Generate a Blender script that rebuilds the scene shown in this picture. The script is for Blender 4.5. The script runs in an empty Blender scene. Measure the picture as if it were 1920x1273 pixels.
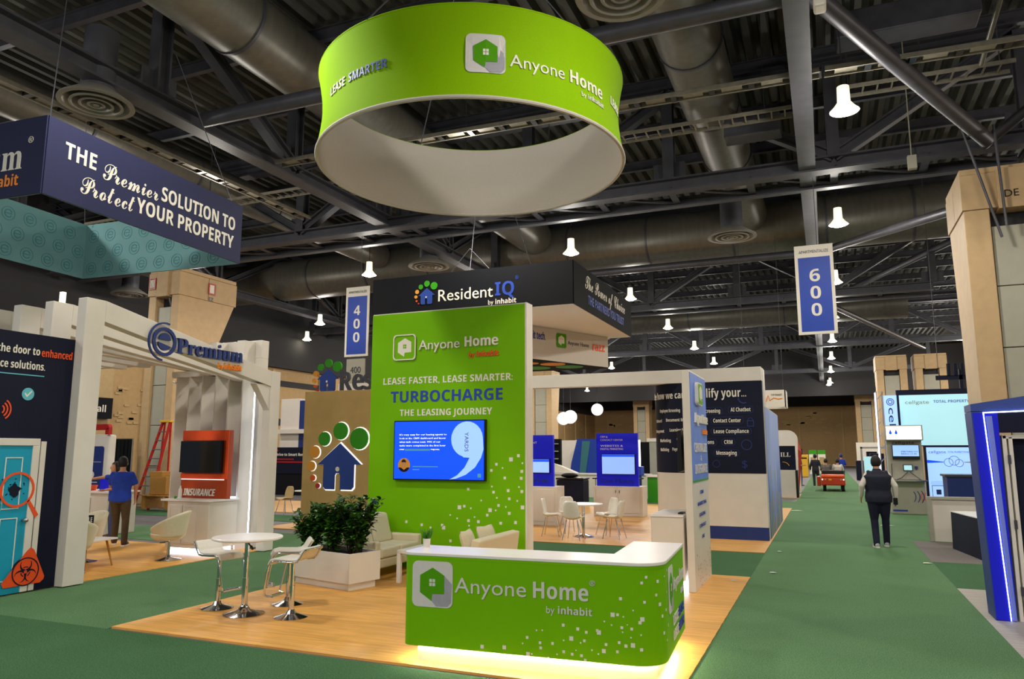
import bpy, bmesh, math, random
from mathutils import Vector, Matrix
R = random.Random(7)
SC = bpy.context.scene
COL = bpy.context.collection

# ---------------------------------------------------------------- camera, world, exposure
cam = bpy.data.cameras.new('camera'); camo = bpy.data.objects.new('camera', cam); COL.objects.link(camo)
cam.sensor_width = 36.0; cam.lens = 36.0 * 1387 / 1920; cam.clip_end = 400
camo.location = (0, 0, 1.95)
camo.rotation_euler = (math.radians(90 + 8.549), 0, math.radians(22.814))
SC.camera = camo
SC.view_settings.view_transform = 'Standard'; SC.view_settings.look = 'None'
SC.view_settings.gamma = 1.0; SC.view_settings.use_curve_mapping = False
SC.view_settings.exposure = 0.0
w = bpy.data.worlds.new('world'); SC.world = w; w.use_nodes = True
w.node_tree.nodes['Background'].inputs[0].default_value = (0.75, 0.8, 1.0, 1)
w.node_tree.nodes['Background'].inputs[1].default_value = 0.35
LAMP_W = 690.0

# ---------------------------------------------------------------- helpers
def lin(h):
    c = [int(h[i:i + 2], 16) / 255 for i in (0, 2, 4)]
    return tuple(x / 12.92 if x <= 0.04045 else ((x + 0.055) / 1.055) ** 2.4 for x in c) + (1,)

MATS = {}
def pm(name, hexc, rough=0.5, metal=0.0, emit=0.0, var=0.0, scale=20.0, bump=0.0, spec=0.35, kind=None, ehex=None):
    """a procedural principled material: colour varied by noise, optional grain, bump and emission"""
    if name in MATS: return MATS[name]
    m = bpy.data.materials.new(name); m.use_nodes = True
    nt = m.node_tree; b = nt.nodes['Principled BSDF']
    c = lin(hexc)
    b.inputs['Base Color'].default_value = c
    b.inputs['Roughness'].default_value = rough
    b.inputs['Metallic'].default_value = metal
    b.inputs['Specular IOR Level'].default_value = spec
    if emit:
        b.inputs['Emission Color'].default_value = lin(ehex or hexc)
        b.inputs['Emission Strength'].default_value = emit
    if var or bump:
        tc = nt.nodes.new('ShaderNodeTexCoord'); no = nt.nodes.new('ShaderNodeTexNoise')
        no.inputs['Scale'].default_value = scale; no.inputs['Detail'].default_value = 4
        mp = nt.nodes.new('ShaderNodeMapping')
        if kind == 'wood': mp.inputs['Scale'].default_value = (0.35, 5.0, 1.0)
        if kind == 'brush': mp.inputs['Scale'].default_value = (1.0, 1.0, 0.06)
        nt.links.new(tc.outputs['Object'], mp.inputs[0]); nt.links.new(mp.outputs[0], no.inputs['Vector'])
        if var:
            rp = nt.nodes.new('ShaderNodeValToRGB')
            rp.color_ramp.elements[0].position = 0.3; rp.color_ramp.elements[1].position = 0.7
            rp.color_ramp.elements[0].color = tuple(x * (1 - var) for x in c[:3]) + (1,)
            rp.color_ramp.elements[1].color = tuple(min(1, x * (1 + var)) for x in c[:3]) + (1,)
            nt.links.new(no.outputs['Fac'], rp.inputs[0]); nt.links.new(rp.outputs[0], b.inputs['Base Color'])
        if bump:
            bp = nt.nodes.new('ShaderNodeBump'); bp.inputs['Strength'].default_value = bump
            bp.inputs['Distance'].default_value = 0.01
            nt.links.new(no.outputs['Fac'], bp.inputs['Height']); nt.links.new(bp.outputs[0], b.inputs['Normal'])
    MATS[name] = m
    return m

class MB:
    """collects geometry for one mesh"""
    def __init__(s): s.v = []; s.f = []
    def add(s, vs, fs):
        n = len(s.v); s.v += [tuple(a) for a in vs]; s.f += [tuple(i + n for i in f) for f in fs]; return s
    def box(s, x0, y0, z0, x1, y1, z1):
        x0, x1 = sorted((x0, x1)); y0, y1 = sorted((y0, y1)); z0, z1 = sorted((z0, z1))
        return s.add([(x0,y0,z0),(x1,y0,z0),(x1,y1,z0),(x0,y1,z0),(x0,y0,z1),(x1,y0,z1),(x1,y1,z1),(x0,y1,z1)],
                     [(0,3,2,1),(4,5,6,7),(0,1,5,4),(1,2,6,5),(2,3,7,6),(3,0,4,7)])
    def bar(s, a, b, w, h, up=(0, 0, 1)):
        """a rectangular bar from a to b, w wide and h deep"""
        a, b = Vector(a), Vector(b); d = (b - a).normalized(); u = Vector(up)
        if abs(d.dot(u)) > .98: u = Vector((0, 1, 0))
        r = d.cross(u).normalized(); u = r.cross(d).normalized()
        vs = [p + r * i * w / 2 + u * j * h / 2 for p in (a, b) for i, j in ((-1,-1),(1,-1),(1,1),(-1,1))]
        return s.add(vs, [(0,1,2,3),(7,6,5,4),(0,4,5,1),(1,5,6,2),(2,6,7,3),(3,7,4,0)])
    def hbeam(s, a, b, w, h, t=.03, up=(0, 0, 1)):
        a, b = Vector(a), Vector(b); d = (b - a).normalized(); u = Vector(up)
        if abs(d.dot(u)) > .98: u = Vector((0, 1, 0))
        r = d.cross(u).normalized(); u = r.cross(d).normalized()
        s.bar(a + u * (h / 2), b + u * (h / 2), w, t, u); s.bar(a - u * (h / 2), b - u * (h / 2), w, t, u)
        return s.bar(a, b, t, h, u)
    def tube(s, path, r, n=8, cap=True):
        P = [Vector(p) for p in path]; rr = r if isinstance(r, (list, tuple)) else [r] * len(P)
        vs = []; ref = None
        for i, p in enumerate(P):
            d = (P[min(i + 1, len(P) - 1)] - P[max(i - 1, 0)]).normalized()
            if ref is None: ref = Vector((0, 0, 1)) if abs(d.z) < .9 else Vector((1, 0, 0))
            x = d.cross(ref).normalized(); ref = x.cross(d).normalized()
            for k in range(n):
                a = 2 * math.pi * k / n; vs.append(p + (x * math.cos(a) + ref * math.sin(a)) * rr[i])
        fs = [(i*n+k, i*n+(k+1)%n, (i+1)*n+(k+1)%n, (i+1)*n+k) for i in range(len(P)-1) for k in range(n)]
        if cap: fs += [tuple(range(n))[::-1], tuple((len(P)-1)*n + k for k in range(n))]
        return s.add(vs, fs)
    def lathe(s, prof, c=(0, 0, 0), n=24, a0=0, a1=360, axis='z'):
        full = abs(a1 - a0) >= 360; m = n if full else n + 1; vs = []
        for (r, z) in prof:
            for k in range(m):
                a = math.radians(a0 + (a1 - a0) * k / n)
                vs.append((c[0] + r * math.cos(a), c[1] + r * math.sin(a), c[2] + z))
        fs = [(i*m+k, i*m+(k+1)%m, (i+1)*m+(k+1)%m, (i+1)*m+k) for i in range(len(prof)-1) for k in range(m if full else m-1)]
        return s.add(vs, fs)
    def ball(s, c, r, n=16, sc=(1, 1, 1)):
        m = n // 2; vs = []; 
        for i in range(m + 1):
            t = math.pi * i / m
            for k in range(n):
                a = 2 * math.pi * k / n
                vs.append((c[0]+r*sc[0]*math.sin(t)*math.cos(a), c[1]+r*sc[1]*math.sin(t)*math.sin(a), c[2]+r*sc[2]*math.cos(t)))
        return s.add(vs, [(i*n+k, (i+1)*n+k, (i+1)*n+(k+1)%n, i*n+(k+1)%n) for i in range(m) for k in range(n)])
    def prism(s, pts, z0, z1, f=None):
        """an outline given as (s, t) pairs, raised from z0 to z1, mapped by f(s, t, n)"""
        f = f or (lambda a, b, c: (a, b, c)); n = len(pts)
        s.add([f(a, b, z0) for a, b in pts] + [f(a, b, z1) for a, b in pts],
              [tuple(range(n))[::-1], tuple(range(n, 2*n))] + [(i, (i+1)%n, n+(i+1)%n, n+i) for i in range(n)])
        return s

def obj(name, mb, mat, parent=None, bevel=0, smooth=False, sub=0, seg=2):
    me = bpy.data.meshes.new(name)
    off = Vector(parent['_o']) if parent is not None and '_o' in parent.keys() else Vector((0, 0, 0))
    me.from_pydata([Vector(v) - off for v in mb.v], [], mb.f); me.update()
    bm = bmesh.new(); bm.from_mesh(me); bmesh.ops.remove_doubles(bm, verts=bm.verts, dist=1e-5)
    bmesh.ops.recalc_face_normals(bm, faces=bm.faces); bm.to_mesh(me); bm.free()
    if mat is not None: me.materials.append(mat)
    o = bpy.data.objects.new(name, me); COL.objects.link(o)
    if parent is not None:
        o.parent = parent; o['_o'] = tuple(off)
    else: o['_o'] = (0., 0., 0.)
    if smooth:
        me.polygons.foreach_set('use_smooth', [True] * len(me.polygons)); me.set_sharp_from_angle(angle=math.radians(42))
    if bevel:
        b = o.modifiers.new('bevel', 'BEVEL'); b.width = bevel; b.segments = seg; b.limit_method = 'ANGLE'; b.angle_limit = math.radians(40)
    if sub:
        b = o.modifiers.new('sub', 'SUBSURF'); b.levels = b.render_levels = sub
    return o

def tag(o, label, cat, group=None, kind=None):
    o['label'] = label; o['category'] = cat
    if group: o['group'] = group
    if kind: o['kind'] = kind
    return o
def thing(name, label, cat, loc=(0, 0, 0), rot=0.0, group=None):
    """an Empty at a thing's base; parts given in world coordinates are shifted to it (rot 0) or given locally (local=True by loc 0)"""
    o = bpy.data.objects.new(name, None); COL.objects.link(o); o.empty_display_size = .2
    o.location = loc; o['_o'] = tuple(float(x) for x in loc)
    if rot: o.rotation_euler.z = math.radians(rot); o['_o'] = (0., 0., 0.)
    return tag(o, label, cat, group)
def local(name, label, cat, loc, rot=0.0, group=None):
    o = thing(name, label, cat, loc, 0, group); o['_o'] = (0., 0., 0.); o.rotation_euler.z = math.radians(rot); return o
def struct(name, mb, mat, **k):
    o = obj(name, mb, mat, **k); o['kind'] = 'structure'; return o
def dup(root, loc, rot=0.0, label=None, group=None, scale=None):
    r = root.copy(); COL.objects.link(r); r.location = loc; r.rotation_euler.z = math.radians(rot)
    if label: r['label'] = label
    if group: r['group'] = group
    if scale: r.scale = (scale,) * 3
    for ch in list(root.children):
        c = ch.copy(); COL.objects.link(c); c.parent = r
        for g in list(ch.children):
            d = g.copy(); COL.objects.link(d); d.parent = c
    return r

# surfaces for flat print: a map (s across, t up, n outwards) -> world
def surf(o, r, u=(0, 0, 1)):
    o, r, u = Vector(o), Vector(r).normalized(), Vector(u).normalized(); n = r.cross(u)
    return lambda a, b, c=0.0: o + r * a + u * b + n * c
def rect(mb, f, s0, t0, s1, t1, n0=0.0, n1=.004): return mb.prism([(s0,t0),(s1,t0),(s1,t1),(s0,t1)], n0, n1, f)
def arcpts(cs, ct, r, a0, a1, k=6, ry=None):
    return [(cs + r*math.cos(math.radians(a0+(a1-a0)*i/k)), ct + (ry or r)*math.sin(math.radians(a0+(a1-a0)*i/k))) for i in range(k+1)]
def rrpts(s0, t0, s1, t1, r):
    return (arcpts(s1-r, t0+r, r, -90, 0) + arcpts(s1-r, t1-r, r, 0, 90) + arcpts(s0+r, t1-r, r, 90, 180) + arcpts(s0+r, t0+r, r, 180, 270))
def disc(mb, f, s, t, r, n0=0, n1=.004, k=20, ry=None): return mb.prism(arcpts(s, t, r, 0, 360*(k-1)/k, k-1, ry), n0, n1, f)
def ringd(mb, f, s, t, r, wd, n0=0, n1=.004, a0=0, a1=360, k=24, ry=None):
    q = (ry / r) if ry else 1
    for i in range(k):
        b0 = math.radians(a0+(a1-a0)*i/k); b1 = math.radians(a0+(a1-a0)*(i+1)/k)
        mb.prism([(s+r*math.cos(b0), t+r*q*math.sin(b0)), (s+(r+wd)*math.cos(b0), t+(r+wd)*q*math.sin(b0)),
                  (s+(r+wd)*math.cos(b1), t+(r+wd)*q*math.sin(b1)), (s+r*math.cos(b1), t+r*q*math.sin(b1))], n0, n1, f)
    return mb
def frame(mb, f, s0, t0, s1, t1, wd, n0=0, n1=.004):
    rect(mb,f,s0,t0,s1,t0+wd,n0,n1); rect(mb,f,s0,t1-wd,s1,t1,n0,n1); rect(mb,f,s0,t0+wd,s0+wd,t1-wd,n0,n1); rect(mb,f,s1-wd,t0+wd,s1,t1-wd,n0,n1); return mb

def _alpha(s, up, lo, dig=None):
    o = ''
    for ch in s:
        if 'A' <= ch <= 'Z': o += chr(up + ord(ch) - 65)
        elif 'a' <= ch <= 'z': o += chr(lo + ord(ch) - 97)
        elif ch.isdigit() and dig: o += chr(dig + ord(ch) - 48)
        else: o += ch
    return o
def B(s): return _alpha(s, 0x1D5D4, 0x1D5EE, 0x1D7EC)      # bold sans
def SF(s): return _alpha(s, 0x1D400, 0x1D41A, 0x1D7CE)     # bold serif
def SCR(s): return _alpha(s, 0x1D4D0, 0x1D4EA)             # script
TX = {}
def txmesh(body, res=3):
    if (body, res) in TX: return TX[(body, res)]
    cu = bpy.data.curves.new('lettering', 'FONT'); cu.body = body; cu.resolution_u = res; cu.extrude = 0.01
    o = bpy.data.objects.new('lettering', cu); COL.objects.link(o)
    dg = bpy.context.evaluated_depsgraph_get(); me = bpy.data.meshes.new_from_object(o.evaluated_get(dg))
    vs = [v.co.copy() for v in me.vertices]; fs = [tuple(p.vertices) for p in me.polygons]
    bpy.data.objects.remove(o); bpy.data.curves.remove(cu); bpy.data.meshes.remove(me)
    x0 = min(v.x for v in vs); x1 = max(v.x for v in vs); y0 = min(v.y for v in vs); y1 = max(v.y for v in vs)
    TX[(body, res)] = (vs, fs, x0, x1, y0, y1); return TX[(body, res)]
CAP = 0.70
def txt(f, body, s, t, h=None, w=None, n=.006, al='L', shear=0.0, mb=None, res=3, slope=0.0):
    """letters with baseline start (s, t), cap height h and overall width w, n proud of the surface f"""
    vs, fs, x0, x1, y0, y1 = txmesh(body, res)
    sy = (h / CAP) if h else w / (x1 - x0); sx = (w / (x1 - x0)) if w else sy
    if not h: sy = sx
    W = (x1 - x0) * sx; s -= {'L': 0, 'C': W / 2, 'R': W}[al]
    mb = mb or MB()
    return mb.add([f(s + (v.x - x0) * sx + v.y * sy * shear, t + v.y * sy + slope * (v.x - x0) * sx, n if v.z > 0 else 0.0) for v in vs], fs)

HOUSE = [(.485,.138),(.498,.293),(.793,.303),(.793,.70),(.506,.862),(.198,.69),(.198,.314)]
def home_logo(parent, f, s, t, size, bg, fg, sh, nb=.004, wf=1.0):
    """rounded square with a house that is also a speech bubble"""
    g = lambda a, b, c=0: f(s + a * size * wf, t + b * size, c)
    obj('logo_plate', MB().prism(rrpts(0, 0, 1, 1, .14), 0, nb, g), bg, parent)
    if sh: obj('logo_shadow', MB().prism([(.485,.138),(.6,.02),(.88,.03),(.97,.12),(.985,.52),(.793,.70),(.793,.303),(.498,.293)], nb, nb+.001, g), sh, parent)
    obj('logo_house', MB().prism(HOUSE, nb, nb + .004, g), fg, parent)
    m = MB()
    for i in (0, 1):
        for j in (0, 1): rect(m, g, .43 + i*.08, .46 + j*.085, .495 + i*.08, .53 + j*.085, nb + .004, nb + .006)
    obj('logo_window', m, bg, parent)
PAW = [(.33,1.10,.155,'paw_green'),(.76,1.27,.19,'paw_green'),(1.25,1.10,.235,'paw_green'),(.08,.81,.134,'paw_amber'),(0,.50,.107,'paw_amber'),(.054,.24,.066,'paw_orange'),(.196,.07,.055,'paw_red')]
def paw(parent, f, s, t, k, n=.02, halo=False):
    """blue house under an arc of dots; k is the height of the house"""
    g = lambda a, b, c=0: f(s + a * k, t + b * k, c)
    body = [(.40,0),(.64,0),(.64,.30),(.67,.35),(.76,.35),(.79,.30),(.79,0),(1.08,0),(1.14,.06),(1.14,.54),(1.32,.54),(.76,1.0),(.18,.54),(.34,.54),(.34,.06)]
    if halo: obj('halo_house', MB().prism([((a-.75)*1.04+.76, (b-.45)*1.06+.45) for a, b in body], 0, .012, g), M['halo'], parent)
    obj('emblem_house', MB().prism(body, .012, n + .012, g), M['paw_blue'], parent)
    m = MB(); disc(m, g, .715, .44, .052, n + .012, n + .014); obj('emblem_dot', m, M['white_print'], parent)
    for a, b, r, c in PAW:
        if halo: obj('halo_disc', disc(MB(), g, a + .012, b, r * 1.08, 0, .012), M['halo'], parent)
        obj('emblem_disc', disc(MB(), g, a, b, r, .012, n + .012), M[c], parent)

def wood_mat(name, hexc):
    m = bpy.data.materials.new(name); m.use_nodes = True; nt = m.node_tree; b = nt.nodes['Principled BSDF']
    tc = nt.nodes.new('ShaderNodeTexCoord'); mp = nt.nodes.new('ShaderNodeMapping'); mp.inputs['Scale'].default_value = (1.2, 14, 1)
    no = nt.nodes.new('ShaderNodeTexNoise'); no.inputs['Scale'].default_value = 1.4; no.inputs['Detail'].default_value = 6; no.inputs['Distortion'].default_value = .4
    br = nt.nodes.new('ShaderNodeTexBrick'); br.inputs['Scale'].default_value = 1; br.inputs['Brick Width'].default_value = 1.2; br.inputs['Row Height'].default_value = .18
    br.inputs['Mortar Size'].default_value = .002; br.inputs['Color1'].default_value = (.94,.94,.94,1); br.inputs['Color2'].default_value = (1.06,1.06,1.06,1); br.inputs['Mortar'].default_value = (.6,.6,.6,1)
    rp = nt.nodes.new('ShaderNodeValToRGB'); c = lin(hexc)
    rp.color_ramp.elements[0].position = .32; rp.color_ramp.elements[1].position = .68
    rp.color_ramp.elements[0].color = tuple(x*.80 for x in c[:3]) + (1,); rp.color_ramp.elements[1].color = tuple(min(1, x*1.12) for x in c[:3]) + (1,)
    mx = nt.nodes.new('ShaderNodeMix'); mx.data_type = 'RGBA'; mx.blend_type = 'MULTIPLY'; mx.inputs['Factor'].default_value = 1
    nt.links.new(tc.outputs['Object'], mp.inputs[0]); nt.links.new(mp.outputs[0], no.inputs['Vector']); nt.links.new(tc.outputs['Object'], br.inputs['Vector'])
    nt.links.new(no.outputs['Fac'], rp.inputs[0]); nt.links.new(rp.outputs[0], mx.inputs[6]); nt.links.new(br.outputs['Color'], mx.inputs[7])
    nt.links.new(mx.outputs[2], b.inputs['Base Color']); b.inputs['Roughness'].default_value = .42
    MATS[name] = m; return m
def carpet_mat(name, hexc):
    m = bpy.data.materials.new(name); m.use_nodes = True; nt = m.node_tree; b = nt.nodes['Principled BSDF']
    tc = nt.nodes.new('ShaderNodeTexCoord'); c = lin(hexc)
    n1 = nt.nodes.new('ShaderNodeTexNoise'); n1.inputs['Scale'].default_value = 90; n1.inputs['Detail'].default_value = 3
    n2 = nt.nodes.new('ShaderNodeTexNoise'); n2.inputs['Scale'].default_value = .9; n2.inputs['Detail'].default_value = 2
    r1 = nt.nodes.new('ShaderNodeValToRGB'); r1.color_ramp.elements[0].position = .3; r1.color_ramp.elements[1].position = .7
    r1.color_ramp.elements[0].color = tuple(x*.55 for x in c[:3]) + (1,); r1.color_ramp.elements[1].color = tuple(x*1.45 for x in c[:3]) + (1,)
    r2 = nt.nodes.new('ShaderNodeValToRGB'); r2.color_ramp.elements[0].color = (.86,.86,.86,1); r2.color_ramp.elements[1].color = (1.12,1.12,1.12,1)
    mx = nt.nodes.new('ShaderNodeMix'); mx.data_type = 'RGBA'; mx.blend_type = 'MULTIPLY'; mx.inputs['Factor'].default_value = 1
    bp = nt.nodes.new('ShaderNodeBump'); bp.inputs['Strength'].default_value = .5; bp.inputs['Distance'].default_value = .004
    for n in (n1, n2): nt.links.new(tc.outputs['Object'], n.inputs['Vector'])
    nt.links.new(n1.outputs['Fac'], r1.inputs[0]); nt.links.new(n2.outputs['Fac'], r2.inputs[0])
    nt.links.new(r1.outputs[0], mx.inputs[6]); nt.links.new(r2.outputs[0], mx.inputs[7]); nt.links.new(mx.outputs[2], b.inputs['Base Color'])
    nt.links.new(n1.outputs['Fac'], bp.inputs['Height']); nt.links.new(bp.outputs[0], b.inputs['Normal'])
    b.inputs['Roughness'].default_value = .95; b.inputs['Specular IOR Level'].default_value = .15
    MATS[name] = m; return m

M = {}
def mk(k, *a, **kw): M[k] = pm(k, *a, **kw)
mk('steel_dark', '434349', .5, .3, var=.15, scale=3)
mk('steel_mid', '4c4c53', .45, .4, var=.15, scale=3)
mk('deck', '45453f', .6, .2, var=.12, scale=2)
mk('duct', '66645c', .4, .4, var=.12, scale=6, bump=.15, kind='brush')
mk('tray', '7d786a', .5, .3, var=.15, scale=8)
mk('black_hole', '0c0c0e', .8)
mk('tan_wall', 'a98a5e', .75, var=.08, scale=5, bump=.2)
mk('tan_light', 'ae9468', .7, var=.05, scale=5)
mk('tan_col', 'b99c74', .6, var=.06, scale=4)
mk('grey_panel', 'a09d8d', .55, var=.04, scale=4)
mk('dark_wall', '2b2a2c', .8, var=.1)
mk('concrete', '5f5c60', .6, var=.15, scale=3)
mk('grey_carpet', '6d6763', .95, var=.2, scale=120, bump=.3)
mk('grey_wood', '9d978f', .6, var=.18, scale=6, kind='wood')
mk('green_gfx', '70b000', .6, spec=.12, var=.02, scale=2)
mk('green_fabric', '84b200', .8, spec=.1, var=.04, scale=60, bump=.1)
mk('green_logo', '4e9600', .6, spec=.15, var=.02)
mk('white_fabric', 'c4bdb3', .8, var=.03, scale=50, bump=.1)
mk('white_print', 'e2dccf', .6, var=.02)
mk('logo_grey', 'cfcac6', .6, var=.02)
mk('logo_shade', '9c9ba3', .6, var=.05)
mk('white_lam', 'd8d0c4', .4, var=.03, scale=3)
mk('white_paint', 'd9d2c8', .45, var=.03, scale=3)
mk('white_top', 'e6e0dc', .3, var=.02, scale=3)
mk('blue_text', '1f3fa0', .5, var=.02)
mk('navy', '0c1128', .6, spec=.2, var=.06, scale=3)
mk('navy_fabric', '23264a', .8, var=.05, scale=40, bump=.1)
mk('black_fabric', '0c0d12', .8, spec=.2, var=.05, scale=40, bump=.1)
mk('teal_fabric', '659094', .8, var=.05, scale=3)
mk('teal_dark', '3f7a80', .8, var=.03)
mk('teal_door', '0f97b8', .5, var=.05, scale=2)
mk('teal_icon', '5fb4c4', .5, var=.02)
mk('orange', 'e8501c', .5, var=.04)
mk('orange_text', 'f08a1e', .5, var=.03)
mk('burnt', 'a83e10', .45, var=.06, scale=3)
mk('paw_green', '2f8f0a', .5, var=.02); mk('paw_amber', 'd9922c', .5, var=.02)
mk('paw_orange', 'd8541a', .5, var=.02); mk('paw_red', 'b02a2a', .5, var=.02)
mk('paw_blue', '213f8f', .45, var=.03)
mk('halo', 'ffffff', .5, emit=.9)
mk('led', 'ffffff', .5, emit=9.0, ehex='fff6dc')
mk('led_cool', 'f2f8ff', .5, emit=7.0, ehex='d8e8ff')
mk('lamp_glow', 'ffffff', .5, emit=40.0, ehex='fff2d2')
mk('lamp_bell', 'fff8e6', .4, emit=1.2, ehex='fff2d2')
mk('chrome', 'd0d0d4', .12, 1.0, var=.03)
mk('brushed', 'a8a49c', .35, 1.0, var=.08, kind='brush')
mk('cream_leather', 'd8cfb4', .45, var=.03, scale=30, bump=.15)
mk('white_leather', 'd9d4c8', .4, var=.03, scale=30, bump=.1)
mk('cream_cloth', 'cfc4a4', .85, var=.05, scale=80, bump=.25)
mk('oak_leg', 'a8752f', .5, var=.12, scale=12)
mk('dark_leg', '3a2018', .45, var=.1)
mk('leaf', '23480f', .35, var=.35, scale=14)
mk('leaf_light', '3d741c', .35, var=.3, scale=14)
mk('soil', '2b2118', .9, var=.3)
mk('black_plastic', '101012', .35, var=.1)
mk('screen_off', '07090a', .08, var=.1)
mk('blue_screen', '0a46ff', .4, emit=.85, ehex='0548ff')
mk('pale_screen', '8fb4ff', .4, emit=.85, ehex='86aefc')
mk('white_screen', 'ffffff', .4, emit=1.1)
mk('aqua_screen', '9fcdd8', .4, emit=.75, ehex='9ccdd6')
mk('sky_screen', '9cc2ff', .4, emit=.8, ehex='96bfff')
mk('tan_panel', 'b8975e', .7, var=.06, scale=3)
mk('skin', 'c08a66', .55, var=.05); mk('skin_dark', '9a6a4c', .55, var=.05)
mk('hair', '15110f', .6, var=.2, scale=60)
mk('shirt_blue', '1f3ea8', .85, var=.1, scale=12, bump=.3)
mk('trouser_brown', '4a3a24', .85, var=.1, scale=12, bump=.3)
mk('vest_navy', '161a2c', .75, var=.1, scale=12, bump=.3)
mk('shirt_white', 'cfc9bd', .85, var=.05, scale=12, bump=.3)
mk('trouser_navy', '12162c', .85, var=.1, scale=12, bump=.3)
mk('shoe_brown', '4a2a1c', .6, var=.1); mk('shoe_grey', 'b8b8b8', .6, var=.1)
mk('grey_cloth', '6a6660', .85, var=.1, scale=12); mk('dark_cloth', '22242c', .85, var=.1, scale=12); mk('jean', '40486a', .85, var=.1)
mk('red_paint', 'a81a18', .4, var=.05); mk('cart_red', 'b03212', .4, var=.05); mk('cart_top', 'd8500e', .4, var=.05)
mk('yellow', 'd8a828', .5, var=.05); mk('cardboard', 'a87a3a', .8, var=.1)
mk('ribbon', 'c8c8c8', .5, var=.1)
mk('blue_banner', '1a3fa6', .5, var=.03, scale=2)
mk('deep_blue', '0a0f9a', .4, emit=.35, ehex='0812c8')
mk('portal_side', '34478f', .5, var=.05)
mk('led_strong', 'ffffff', .5, emit=75.0, ehex='fff5dc')
mk('diffuser', '86837a', .4, .2)
mk('soffit', 'dfe2e6', .8)
mk('led_blue', 'ffffff', .5, emit=7.0, ehex='b8c8ff')
mk('lav', '6a78c8', .5, var=.03, emit=.12, ehex='5a68c8')
mk('blue_gfx', '5c80d8', .5, var=.12, scale=2)
mk('blue_base', '1a3070', .5, var=.04)
mk('rubber', '1a1a1a', .8, var=.1)
mk('globe', 'ffffff', .4, emit=1.15, ehex='f4fbff')
mk('icon_dim', '1a2a66', .6, var=.03)
wood_floor = wood_mat('wood_floor', 'e2a650'); wood_floor2 = wood_mat('wood_floor_far', 'd49e54')
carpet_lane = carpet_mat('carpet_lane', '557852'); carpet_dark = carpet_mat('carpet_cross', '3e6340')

# ---------------------------------------------------------------- floor, carpets, walls
struct('floor', MB().box(-50, -14, -.2, 16, 106, 0), M['concrete'])
def carpet(name, x0, y0, x1, y1, z, mat, label):
    o = obj(name, MB().box(x0, y0, 0.0, x1, y1, z), mat); o['kind'] = 'structure'; o['label'] = label; return o
carpet('floor_carpet', -1.2, -6, 1.6, 104, .010, carpet_lane, 'long green carpet aisle running to the far wall')
carpet('floor_carpet', -10.4, 6.14, -7.43, 27, .010, carpet_lane, 'green carpet lane between the two nearest booths')
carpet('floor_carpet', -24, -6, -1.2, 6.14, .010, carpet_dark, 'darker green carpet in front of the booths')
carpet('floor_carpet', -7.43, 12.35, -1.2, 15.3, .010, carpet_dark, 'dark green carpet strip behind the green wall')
carpet('floor_carpet', -17.2, 12.35, -10.4, 14.6, .010, carpet_lane, 'green carpet behind the booth with the navy wall')
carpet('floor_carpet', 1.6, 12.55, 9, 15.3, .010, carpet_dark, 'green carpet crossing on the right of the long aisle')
carpet('floor_carpet', 1.6, 18.6, 9, 27, .010, carpet_lane, 'green carpet under the grey kiosk on the right')
carpet('floor_carpet', -13.4, 27.4, -1.2, 31, .010, carpet_lane, 'green carpet behind the far wooden floor')
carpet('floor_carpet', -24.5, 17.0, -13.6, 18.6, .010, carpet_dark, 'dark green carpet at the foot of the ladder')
carpet('floor_carpet', 1.6, 15.3, 9, 18.6, .012, M['grey_carpet'], 'worn grey carpet right of the walking man')
carpet('floor_vinyl', 1.6, 6.2, 9, 12.55, .012, M['grey_wood'], 'grey wood-look floor under the blue portal')
carpet('floor_platform', -7.43, 6.2, -1.2, 12.35, .022, wood_floor, 'light oak floor under the green booth')
carpet('floor_platform', -16.6, 6.3, -10.37, 11.95, .022, wood_floor, 'light oak floor under the white pergola booth')
carpet('floor_platform', -13.4, 15.3, -1.2, 27.4, .022, wood_floor2, 'oak floor of the booth with white chairs')
carpet('floor_platform', -3.0, 33, -1.15, 36.5, .03, M['tan_light'], 'pale floor under the white cabinet by the aisle')

bw = struct('wall_back', MB().box(-50, 105, 0, 16, 105.3, 13.5), M['tan_wall'])
m = MB(); 
for i in range(13): m.box(-50 + i*5.2, 104.93, 0, -49.82 + i*5.2, 105, 7.6)
obj('panel_joints', m, M['tan_light'], bw)
obj('upper_band', MB().box(-50, 104.6, 7.7, 16, 104.99, 13.5), M['dark_wall'], bw)
m = MB()
for i in range(110):
    x = R.uniform(-46, 6); z = R.gauss(5.3, .8)
    if x > -46: m.box(x, 104.96, z, x + R.uniform(.5, .8), 105, z + .28)
o = obj('relief_patches', m, M['tan_light'], bw); o['kind'] = 'stuff'
lw = struct('wall_left', MB().box(-31.3, 17, 0, -31, 105, 13.5), M['tan_wall'])
struct('wall_left', MB().box(-50, -14, 0, -49.7, 17, 13.5).box(-50, 16.8, 0, -31, 17, 13.5), M['tan_wall'])
m = MB()
for i in range(18): m.box(-31.0, 22 + i*4.6, 0, -30.9, 22.25 + i*4.6, 6.9)
obj('pilaster_strips', m, M['tan_light'], lw)
obj('upper_band', MB().box(-31, 17, 7.0, -30.7, 105, 13.5), M['dark_wall'], lw)
obj('vent_strip', MB().box(-31, 30, 5.9, -30.95, 42, 6.25).box(-31, 36, 3.5, -30.95, 60, 3.9), M['dark_wall'], lw)
m = MB()
for i in range(30):
    y = R.uniform(24.9, 28.6); z = R.uniform(3.2, 5.0); m.box(-31, y, z, -30.96, y + .28, z + .1)
for i in range(60):
    y = R.uniform(40, 100); z = R.uniform(3.6, 5.6); m.box(-31, y, z, -30.96, y + .5, z + .2)
o = obj('relief_patches', m, M['tan_light'], lw); o['kind'] = 'stuff'
struct('wall_right', MB().box(15.7, -14, 0, 16, 106, 13.5), M['tan_wall'])

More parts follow.
